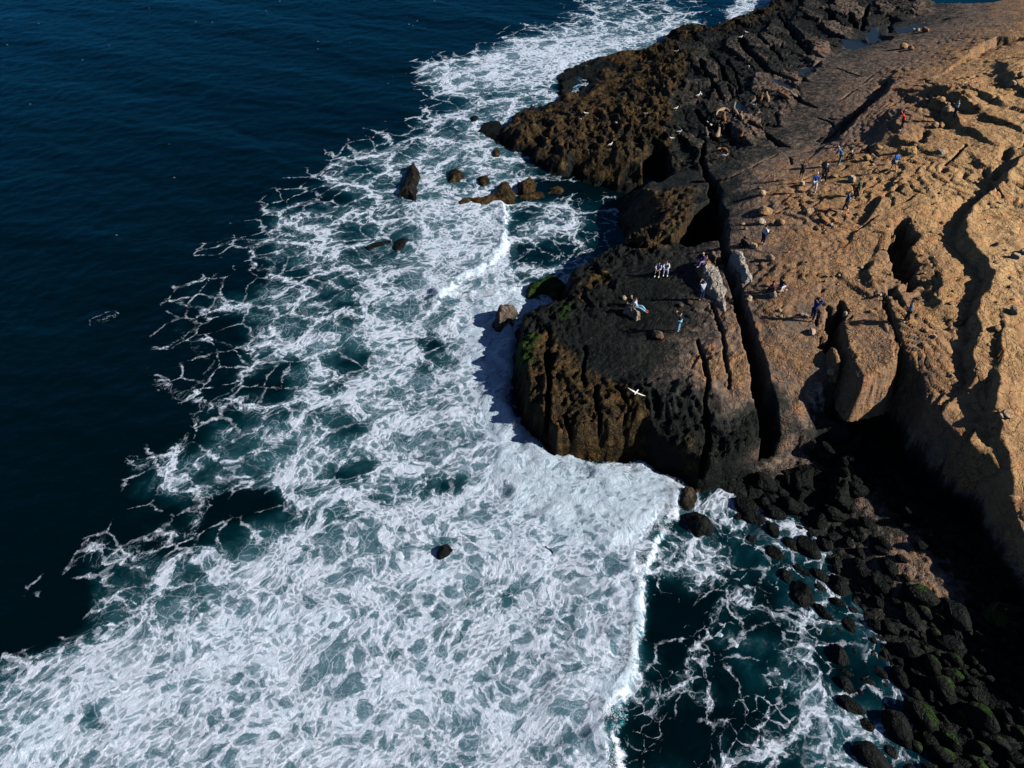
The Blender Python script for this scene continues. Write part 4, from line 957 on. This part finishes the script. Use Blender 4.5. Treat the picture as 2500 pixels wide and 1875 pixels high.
BEND = pose(spi=(0, .03, .62), che=(0, .11, .70), nek=(0, .17, .765), hed=(0, .225, .83), shl=(-.105, .15, .745), shr=(.105, .15, .745), ell=(-.15, .20, .60), elr=(.15, .20, .60), wrl=(-.10, .26, .50), wrr=(.10, .26, .50))
SIT = pose(pel=(0, 0, .06), spi=(0, .01, .15), che=(0, .03, .27), nek=(0, .05, .36), hed=(0, .08, .445), shl=(-.105, .04, .33), shr=(.105, .04, .33), ell=(-.14, .12, .20), elr=(.14, .12, .20), wrl=(-.05, .23, .17), wrr=(.05, .23, .17),
    hil=(-.055, .02, .05), hir=(.055, .02, .05), knl=(-.09, .23, .09), knr=(.09, .23, .09), anl=(-.09, .26, -.12), anr=(.09, .26, -.12))
SITLOW = pose(pel=(0, 0, .055), spi=(0, .02, .15), che=(0, .06, .26), nek=(0, .09, .35), hed=(0, .13, .43), shl=(-.105, .08, .32), shr=(.105, .08, .32), ell=(-.14, .17, .21), elr=(.14, .17, .21), wrl=(-.05, .24, .22), wrr=(.05, .24, .22),
    hil=(-.055, .02, .05), hir=(.055, .02, .05), knl=(-.08, .20, .20), knr=(.08, .20, .20), anl=(-.09, .34, .03), anr=(.09, .34, .03))
RECLINE = pose(pel=(0, 0, .055), spi=(0, -.03, .14), che=(0, -.07, .26), nek=(0, -.08, .35), hed=(0, -.06, .44), shl=(-.105, -.07, .32), shr=(.105, -.07, .32), ell=(-.14, -.10, .18), elr=(.14, -.10, .18), wrl=(-.13, -.12, .045), wrr=(.13, -.12, .045),
    hil=(-.055, .02, .05), hir=(.055, .02, .05), knl=(-.05, .24, .12), knr=(.07, .23, .07), anl=(-.03, .43, -.02), anr=(.05, .45, -.05))

def person(px, py, yaw, P, label, top=(.1, .1, .1), legs=(.03, .03, .04), hair=(.02, .015, .01), shoe=(.6, .6, .62), H=1.74, short_legs=False, short_sleeves=False, cap=None, dz=0.0, skin=None, stripes=None, extra=None, skirt=None):
    """yaw: 0 faces away from the camera (+Y), 90 faces left (-X), -90 right, 180 towards the camera."""
    skin = skin or M_SKIN
    g = G(px, py); root = bpy.data.objects.new("person", None); col.objects.link(root)
    root.location = (g.x, g.y, ground(g.x, g.y) + dz); root.rotation_euler = (0, 0, R(yaw)); root.scale = (H, H, H)
    root.empty_display_size = .2
    tag(root, label, "person", "people on the rocks")
    p = {k: Vector(v) for k, v in P.items()}
    toe = {}
    for s_ in 'lr':
        toe[s_] = p['an' + s_] + Vector((0, .095, -.03))
    keys = ['pel', 'spi', 'che', 'nek', 'shl', 'ell', 'wrl', 'shr', 'elr', 'wrr', 'hil', 'knl', 'anl', 'hir', 'knr', 'anr']
    rad = dict(pel=.058, spi=.056, che=.066, nek=.028, shl=.036, ell=.024, wrl=.015, shr=.036, elr=.024, wrr=.015, hil=.046, knl=.031, anl=.020, hir=.046, knr=.031, anr=.020)
    V = [p[k] for k in keys] + [p['hed'] - Vector((0, .005, .03)), toe['l'], toe['r']]
    Rr = [rad[k] for k in keys] + [.034, .018, .018]
    ix = {k: i for i, k in enumerate(keys)}
    E = [(ix[a], ix[b]) for a, b in [('pel', 'spi'), ('spi', 'che'), ('che', 'nek'), ('che', 'shl'), ('shl', 'ell'), ('ell', 'wrl'), ('che', 'shr'), ('shr', 'elr'), ('elr', 'wrr'), ('pel', 'hil'), ('hil', 'knl'), ('knl', 'anl'), ('pel', 'hir'), ('hir', 'knr'), ('knr', 'anr')]]
    E += [(ix['nek'], 16), (ix['anl'], 17), (ix['anr'], 18)]
    # hands: palm, four unequal curled fingers, a thumb leaving the side of the palm
    for s_, sg in (('l', -1), ('r', 1)):
        w = p['wr' + s_]; d = (w - p['el' + s_]).normalized()
        sd = d.cross(Vector((0, 0, 1)));  sd = sd.normalized() if sd.length > .1 else Vector((1, 0, 0))
        palm = w + d * .042; V.append(palm); Rr.append((.020, .011)); E.append((ix['wr' + s_], len(V) - 1)); pi = len(V) - 1
        dn = sd.cross(d).normalized() * (-1 if sd.cross(d).z > 0 else 1)
        for q, ln in enumerate((.036, .042, .039, .030)):
            b0 = palm + sd * (.013 - q * .0087) ; b1 = b0 + d * ln * .55 + dn * .004; b2 = b1 + d * ln * .4 + dn * .014
            n0 = len(V); V += [b0, b1, b2]; Rr += [.0062, .0056, .0048]; E += [(n0, n0 + 1), (n0 + 1, n0 + 2)]
        t0 = w + d * .018 + sd * .016; n0 = len(V); V += [t0, t0 + sd * .018 + d * .014 + dn * .006, t0 + sd * .022 + d * .034 + dn * .012]; Rr += [.0075, .0065, .0055]; E += [(n0, n0 + 1), (n0 + 1, n0 + 2)]
    body = skin_obj("body", V, E, Rr, skin, root)
    svd = body.data.skin_vertices[0].data
    for i in range(19, len(V)):
        pass
    # separate finger chains need roots of their own
    nb = {i: [] for i in range(len(V))}
    for a, b in E: nb[a].append(b); nb[b].append(a)
    seen = set()
    for i in range(len(V)):
        if i in seen: continue
        st = [i]; comp = []
        while st:
            k = st.pop()
            if k in seen: continue
            seen.add(k); comp.append(k); st += nb[k]
        svd[comp[0]].use_root = True
    # head with brow, nose, chin and ears
    bm = bmesh.new(); bmesh.ops.create_icosphere(bm, subdivisions=3, radius=1)
    for v in bm.verts:
        c = v.co.copy(); x, y, z = c
        jaw = max(0, -z); v.co = Vector((x * (.044 - .012 * jaw), y * (.054 - .006 * jaw) + .010 * jaw, z * .066))
        if y > .75 and abs(x) < .25 and -.35 < z < .12: v.co.y += .012 * (1 - abs(x) / .25)
        if y > .6 and .05 < z < .3 and .15 < abs(x) < .55: v.co.y -= .005
        if abs(x) > .9 and abs(z) < .3: v.co.x += .007 * (1 if x > 0 else -1)
    head = link("head", bm_mesh("head", bm, skin), root); head.location = p['hed']
    tilt = (p['hed'] - p['nek']); head.rotation_euler = (-math.atan2(tilt.y - .015, tilt.z) * .8, 0, 0)
    bm = bmesh.new(); bmesh.ops.create_icosphere(bm, subdivisions=3, radius=1)
    for v in list(bm.verts):
        x, y, z = v.co
        if z < -.15 + .75 * max(y, 0) - (.5 if cap is None and hair[0] > .1 else 0) * 0: v.co.z = -.15 + .75 * max(y, 0)
        v.co = Vector((v.co.x * .049, v.co.y * .058 - .004, v.co.z * .072 + .003))
    if cap is not None:
        tube_into(bm, [(0, .045, .02), (0, .085, .014)], [.032, .028], 8, .25)
    hairo = link("cap" if cap is not None else "hair", bm_mesh("hair", bm, cloth(cap if cap is not None else hair)), head)
    # clothes
    def grow(ks, extra_r, name, mat, edges, rads=None, tip=None):
        VV = [p[k].copy() for k in ks]; RR = [(rads or {}).get(k, rad[k] + extra_r) for k in ks]
        for k, (a, b, f) in (tip or {}).items():
            if k in ks: VV[ks.index(k)] = p[a].lerp(p[b], f)
        iy = {k: i for i, k in enumerate(ks)}
        return skin_obj(name, VV, [(iy[a], iy[b]) for a, b in edges], RR, mat, root)
    tip = {'wrl': ('ell', 'wrl', .92), 'wrr': ('elr', 'wrr', .92), 'nek': ('che', 'nek', .75)}
    if short_sleeves: tip.update({'ell': ('shl', 'ell', .55), 'elr': ('shr', 'elr', .55)})
    ks = ['pel', 'spi', 'che', 'nek', 'shl', 'ell', 'shr', 'elr'] + ([] if short_sleeves else ['wrl', 'wrr'])
    ed = [('pel', 'spi'), ('spi', 'che'), ('che', 'nek'), ('che', 'shl'), ('shl', 'ell'), ('che', 'shr'), ('shr', 'elr')] + ([] if short_sleeves else [('ell', 'wrl'), ('elr', 'wrr')])
    grow(ks, .011, "shirt" if short_sleeves else "jacket", cloth(top, stripes), ed, dict(pel=.092, spi=.090, che=.098, nek=.040, shl=.054, shr=.054, ell=.045, elr=.045, wrl=.031, wrr=.031), tip)
    tip = {'anl': ('knl', 'anl', .90), 'anr': ('knr', 'anr', .90)}
    if short_legs: tip = {'knl': ('hil', 'knl', .85), 'knr': ('hir', 'knr', .85)}
    ks = ['pel', 'hil', 'knl', 'hir', 'knr'] + ([] if short_legs else ['anl', 'anr'])
    ed = [('pel', 'hil'), ('hil', 'knl'), ('pel', 'hir'), ('hir', 'knr')] + ([] if short_legs else [('knl', 'anl'), ('knr', 'anr')])
    grow(ks, .012, "shorts" if short_legs else "trousers", cloth(legs), ed, dict(pel=.084, hil=.072, hir=.072, knl=.054, knr=.054, anl=.040, anr=.040), tip)
    for s_ in 'lr':
        bm = bmesh.new(); a = p['an' + s_]
        tube_into(bm, [a + Vector((0, -.015, -.02)), a + Vector((0, .04, -.018)), a + Vector((0, .105, -.028))], [.030, .030, .022], 8, .75)
        link("shoe", bm_mesh("shoe", bm, cloth(shoe)), root)
    if extra == 'phone' or extra == 'camera':
        m = (p['wrl'] + p['wrr']) / 2 + Vector((0, .05, .03)); bm = bmesh.new()
        bmesh.ops.create_cube(bm, size=1, matrix=Matrix.Translation(m) @ Matrix.Diagonal((.07, .012 if extra == 'phone' else .03, .042, 1)))
        bmesh.ops.bevel(bm, geom=list(bm.edges), offset=.004, segments=2, affect='EDGES')
        if extra == 'camera': tube_into(bm, [m + Vector((0, .01, 0)), m + Vector((0, .04, 0))], [.018, .018], 10)
        o = bpy.data.objects.new(extra, bm_mesh(extra, bm, M_BLACK)); col.objects.link(o)
        o.location = root.location; o.rotation_euler = root.rotation_euler; o.scale = root.scale
        tag(o, "small dark " + extra + " held by the person " + " ".join(label.split()[1:9]).removesuffix(" and").removesuffix(" with").removesuffix(" on").removesuffix(" in").removesuffix(" the").removesuffix(" to").removesuffix(" a").removesuffix(" below").removesuffix(",").replace("person person", "person"), extra)
    if extra == 'backpack':
        bm = bmesh.new(); c = p['che'] + Vector((0, -.11, -.03))
        bmesh.ops.create_icosphere(bm, subdivisions=3, radius=1, matrix=Matrix.Translation(c) @ Matrix.Diagonal((.075, .05, .12, 1)))
        o = bpy.data.objects.new("backpack", bm_mesh("backpack", bm, cloth((.02, .03, .04)))); col.objects.link(o)
        o.location = root.location; o.rotation_euler = root.rotation_euler; o.scale = root.scale
        tag(o, "small dark backpack worn by the hiker in black shorts", "backpack")
    return root
NAVY, BLK, WHT, LAV = (.012, .02, .06), (.010, .011, .014), (.75, .78, .85), (.52, .50, .68)
person(2327, 290, 75, PHONE, "person in a navy and white striped top and dark jeans on the upper slope", (.75, .78, .85), (.01, .02, .05), shoe=(.25, .22, .2), H=1.84, stripes=((.02, .03, .08), 62.0), extra='phone')
person(2199, 318, 80, PHOTO_LEAN, "person in a bright red jacket holding a camera up", (.75, .02, .015), BLK, shoe=WHT, extra='camera')
person(2180, 417, 20, WALK, "person in a vivid blue jacket and beige shorts below the red jacket", (.02, .14, .55), (.35, .30, .24), short_legs=True, skin=M_SKIN2, shoe=WHT)
person(1953, 442, -20, PHOTO, "person in black shirt and black shorts with bare legs", BLK, BLK, short_legs=True, short_sleeves=True, shoe=WHT, extra='backpack', skin=M_SKIN2)
person(2009, 444, 170, STRIDE, "person in an open black jacket over a pale blue shirt, white-haired", (.02, .02, .03), BLK, hair=(.6, .6, .62), cap=(.62, .64, .7))
person(1985, 467, 175, WALK, "person in blue jacket, white cap and white trousers facing the camera", (.02, .09, .36), (.68, .66, .66), cap=(.72, .74, .8), shoe=(.6, .55, .5), H=1.78)
person(2048, 402, 60, BEND, "person in a teal-blue jacket bending forward, grey jeans", (.015, .12, .28), (.10, .16, .18), hair=(.5, .5, .52), H=1.85)
person(2079, 388, 120, SITLOW, "person dressed all in black sitting on the ground, white cap", BLK, BLK, cap=(.6, .62, .68), shoe=BLK)
person(2089, 482, 60, WALK, "person in a dark green jacket and black trousers walking behind another", (.012, .06, .03), BLK, hair=(.04, .03, .02), shoe=(.5, .5, .5))
person(2062, 516, 80, STRIDE, "person in blue top and black trousers striding, white shoes", (.03, .10, .30), BLK, shoe=WHT, H=1.78)
person(1861, 596, -60, PHONE, "person in a white shirt and navy trousers reaching forward", WHT, NAVY, shoe=(.3, .25, .2), extra='phone')
person(1808, 602, -70, SITLOW, "person dressed in black sitting on the end of the long whitish slab", (.012, .011, .012), BLK, dz=.02, skin=M_SKIN2)
person(1886, 722, 60, SIT, "person in a dark red plaid shirt sitting on a white boulder", (.16, .012, .035), (.02, .02, .04), dz=.36, skin=M_SKIN2, shoe=BLK, stripes=((.05, .006, .015), 90.0))
person(1903, 712, -60, SIT, "person in dark clothes and white shorts sitting beside the plaid shirt", (.02, .02, .05), (.6, .6, .68), dz=.32, shoe=WHT, skin=M_SKIN2, short_legs=True)
person(1982, 781, -50, PHOTO_LEAN, "person in blue raising both arms to take a picture", (.012, .035, .22), (.01, .015, .05), shoe=BLK, extra='camera')
person(2211, 787, 70, pose(ell=(-.14, .03, .66), wrl=(-.15, .16, .68), knr=(.06, -.03, .28), anr=(.07, -.10, .05), knl=(-.05, .04, .28), anl=(-.04, .06, .045)), "person in a grey-blue shirt and black trousers holding one arm out", (.10, .17, .24), BLK, shoe=WHT, H=1.8)
person(1606, 671, 160, SIT, "person in a pale lavender sweater with bare legs, left of the seated couple", LAV, (.5, .5, .62), dz=.38, short_legs=True, shoe=WHT, hair=(.03, .02, .02))
person(1624, 668, 170, SIT, "person in white top and pale jeans, right of the seated couple", (.66, .66, .78), (.28, .38, .55), dz=.38, hair=(.12, .05, .03), shoe=WHT)
person(1553, 753, -115, RECLINE, "person in a lavender and black top with legs stretched on the leaning stone", (.45, .42, .6), (.22, .45, .62), short_sleeves=True, dz=.05, hair=(.10, .05, .03), shoe=(.4, .15, .15))
person(1542, 745, 130, SIT, "person in dark clothes sitting behind the one with legs stretched", (.02, .04, .045), (.02, .03, .04), dz=.05, hair=(.3, .25, .2), shoe=BLK)
person(1717, 641, 110, SIT, "blond person in a dark purple top and lilac trousers on the grey rock", (.04, .02, .12), (.26, .17, .42), hair=(.55, .38, .2), dz=.02, skin=M_SKIN, extra='phone')
person(1711, 733, 15, PHOTO, "person in a white-blue shirt and navy jeans photographing beside the whitish slab", (.48, .60, .78), (.012, .03, .09), short_sleeves=True, shoe=(.55, .45, .42), extra='camera')
person(1656, 808, 60, PHOTO, "person in a black top and light blue jeans on the dark platform", BLK, (.20, .42, .62), shoe=(.5, .55, .62), extra='camera')
# stone that the seated couple share
put("boulder", dark[1], 1615, 668, .40, 1.7, .75, .95, R(8), "dark rough block the pair in pale clothes sit on", group="loose boulders on the headland", sink=.28)

# ================================================================== BIRDS
M_GULLW = plain("white_feathers", (.80, .80, .80), .7); M_GULLG = plain("grey_feathers", (.26, .28, .31), .7); M_BEAK = plain("orange_beak", (.6, .28, .03), .5)
def gull():
    r = bpy.data.objects.new("seagull", None); col.objects.link(r)
    bm = bmesh.new(); tube_into(bm, [(0, -.26, .20), (0, -.12, .21), (0, .02, .21), (0, .10, .24), (0, .15, .31), (0, .18, .345)], [.018, .055, .080, .060, .036, .040], 12, .9); link("body", bm_mesh("body", bm, M_GULLW), r)
    for s_ in (-1, 1):
        bm = bmesh.new(); tube_into(bm, [(s_ * .045, .06, .25), (s_ * .07, -.06, .245), (s_ * .035, -.22, .225), (s_ * .01, -.31, .225)], [.035, .045, .028, .008], 8, .45); link("wing", bm_mesh("wing", bm, M_GULLG), r)
        bm = bmesh.new(); tube_into(bm, [(s_ * .025, .0, .14), (s_ * .025, .0, .01)], [.008, .006], 6); tube_into(bm, [(s_ * .025, -.01, .006), (s_ * .025, .05, .006)], [.008, .016], 6, .3); link("leg", bm_mesh("leg", bm, M_BEAK), r)
    bm = bmesh.new(); tube_into(bm, [(0, .21, .342), (0, .255, .332)], [.013, .006], 6); link("beak", bm_mesh("beak", bm, M_BEAK), r)
    return r
def copy_tree(o):
    c = o.copy(); col.objects.link(c)
    for ch in o.children:
        d = ch.copy(); col.objects.link(d); d.parent = c
    return c
GULLS = [(1821, 84), (1808, 96), (1650, 132), (1827, 168), (1710, 235), (1704, 238), (1650, 270), (1576, 284), (1504, 306), (1417, 298), (1430, 283), (1490, 359), (1658, 327), (1639, 344), (1735, 313), (1730, 308), (2232, 77), (1840, 264), (1769, 386)]
g0 = gull()
for i, (px, py) in enumerate(GULLS):
    g = g0 if i == 0 else copy_tree(g0); q = G(px, py); g.location = q; g.rotation_euler = (0, 0, random.uniform(0, 6.28)); k = random.uniform(1.15, 1.4); g.scale = (k, k, k)
    tag(g, "white seagull with grey wings standing on the dark coastal rocks", "seagull", "seagulls resting on the rocks")
# one gull on the wing
fg = bpy.data.objects.new("flying_seagull", None); col.objects.link(fg)
x, y = W(1553, 958, 9.0); fg.location = (x, y, 9.0); fg.rotation_euler = (R(6), R(-8), R(150)); fg.scale = (.9,) * 3
tag(fg, "white seagull gliding with wings spread over the dark platform", "seagull")
bm = bmesh.new(); tube_into(bm, [(0, -.26, 0), (0, -.14, 0), (0, .02, 0), (0, .16, .01), (0, .24, .01)], [.03, .045, .065, .045, .032], 12, .85); link("body", bm_mesh("body", bm, M_GULLW), fg)
for s_ in (-1, 1):
    bm = bmesh.new(); tube_into(bm, [(s_ * .03, .05, .02), (s_ * .22, .10, .08), (s_ * .42, .03, .05), (s_ * .62, -.09, 0)], [.08, .075, .055, .015], 10, .16); w = link("wing", bm_mesh("wing", bm, M_GULLW), fg)
    bm = bmesh.new(); tube_into(bm, [(s_ * .56, -.055, .005), (s_ * .68, -.13, -.01)], [.028, .008], 8, .25); link("wing_tip", bm_mesh("wing_tip", bm, M_BLACK), w)
bm = bmesh.new(); tube_into(bm, [(0, -.24, 0), (0, -.34, 0)], [.035, .055], 8, .15); link("tail", bm_mesh("tail", bm, M_GULLW), fg)
bm = bmesh.new(); tube_into(bm, [(0, .265, .005), (0, .31, 0)], [.013, .006], 6); link("beak", bm_mesh("beak", bm, M_BEAK), fg)

# ================================================================== SEA LIONS
SLC = [plain("sea_lion_fur_a", (.34, .23, .14), .6), plain("sea_lion_fur_b", (.24, .11, .04), .6), plain("sea_lion_fur_c", (.15, .11, .09), .6)]
def sea_lion(pts, m, label, w=.26, dz=.14):
    P = []
    for px, py in pts:
        g = G(px, py); P.append(Vector((g.x, g.y, g.z)))
    # spine smoothed through the traced points, head end first
    zt = sorted(v.z for v in P)[len(P) // 2]
    for v in P: v.z = max(min(v.z, zt + .35), zt - .35) + dz
    n = 15; Q = []
    for i in range(n):
        u = i / (n - 1) * (len(P) - 1); k = min(int(u), len(P) - 2); f = u - k
        a, b, c, d = P[max(k - 1, 0)], P[k], P[k + 1], P[min(k + 2, len(P) - 1)]
        Q.append(.5 * ((2 * b) + (c - a) * f + (2 * a - 5 * b + 4 * c - d) * f * f + (3 * b - a - 3 * c + d) * f ** 3))
    prof = [.30, .40, .46, .44, .50, .62, .80, .95, 1.0, .96, .86, .72, .56, .38, .22]
    lift = [.16, .18, .17, .13, .09, .05, .02, 0, 0, 0, 0, -.01, -.03, -.05, -.08]
    org = Q[7].copy(); Q = [q - org + Vector((0, 0, l)) for q, l in zip(Q, lift)]
    bm = bmesh.new(); tube_into(bm, Q, [w * k for k in prof], 14, .85)
    me = bm_mesh("body", bm, m); r = link("sea_lion", None if False else bpy.data.meshes.new("x")) if False else bpy.data.objects.new("sea_lion", None)
    if r.name not in col.objects: col.objects.link(r)
    r.location = org; tag(r, label, "sea lion", "sea lions basking on the rocks")
    link("body", me, r)
    def flip(i, sgn, ln, back):
        d = (Q[i - 1] - Q[i + 1]).normalized(); sd = d.cross(Vector((0, 0, 1))).normalized() * sgn
        a = Q[i] + sd * w * .7 + Vector((0, 0, -.04)); bm = bmesh.new()
        tube_into(bm, [a, a + sd * ln * .5 - d * back * .4, a + sd * ln * .8 - d * back], [.06, .075, .03], 8, .25); link("flipper", bm_mesh("flipper", bm, m), r)
    flip(6, 1, .38, .18); flip(6, -1, .38, .18)
    e = Q[-1]; d = (Q[-1] - Q[-3]).normalized(); sd = d.cross(Vector((0, 0, 1))).normalized()
    for sg in (-1, 1):
        bm = bmesh.new(); tube_into(bm, [e, e + d * .16 + sd * sg * .07, e + d * .30 + sd * sg * .13], [.05, .06, .03], 8, .3); link("tail_flipper", bm_mesh("tail_flipper", bm, m), r)
def c7(x, y): return (1700 + x / 7.9, 200 + y / 7.9)
sea_lion([c7(375, 690), c7(410, 600), c7(480, 560), c7(560, 555), c7(640, 580)], SLC[0], "pale tan sea lion lying in a long curve, largest of the colony", .24)
sea_lion([c7(745, 470), c7(725, 530), c7(760, 600), c7(820, 680)], SLC[0], "slim tan sea lion stretched towards the tide pool, head up", .19)
sea_lion([c7(545, 640), c7(530, 700), c7(555, 790)], SLC[1], "orange-brown sea lion inside the curve of the largest one", .22)
sea_lion([c7(435, 890), c7(425, 1000), c7(370, 1080), c7(280, 1030)], SLC[0], "blond sea lion curled in a crescent with its neck raised", .30)
sea_lion([c7(890, 1020), c7(855, 1080), c7(815, 1150)], SLC[1], "golden-brown sea lion lying on the step right of the crescent one", .24)
sea_lion([c7(400, 1350), c7(470, 1325), c7(540, 1335), c7(600, 1345)], SLC[1], "orange sea lion lying flat, nearest to the camera", .25)
sea_lion([c7(1570, 230), c7(1640, 280), c7(1720, 315), c7(1805, 335)], SLC[1], "orange-brown sea lion stretched beside the tide channel", .26)
sea_lion([c7(1780, 235), c7(1850, 270), c7(1900, 330), c7(1965, 380)], SLC[2], "greyish sea lion, farthest right, behind the stretched orange one", .22)
sea_lion([c7(1345, 245), c7(1360, 300), c7(1395, 380)], SLC[0], "pale sea lion sitting up in the middle of the colony", .22)
sea_lion([c7(1275, 255), c7(1265, 300), c7(1255, 345)], SLC[1], "small brown sea lion just left of the one sitting up", .18)
sea_lion([c7(870, 625), c7(850, 670), c7(890, 720)], SLC[0], "small cream sea lion on the crest of the pale ledge", .22)
sea_lion([c7(175, 935), c7(195, 1000), c7(215, 1055)], SLC[2], "brown sea lion half hidden in shade, farthest left", .19)
sea_lion([c7(1185, 580), c7(1205, 610), c7(1165, 625)], SLC[2], "small grey-brown sea lion resting alone in the colony's centre", .15)
sea_lion([c7(1110, 330), c7(1120, 370), c7(1060, 410)], SLC[2], "dark grey sea lion lying among boulders behind the colony", .20)
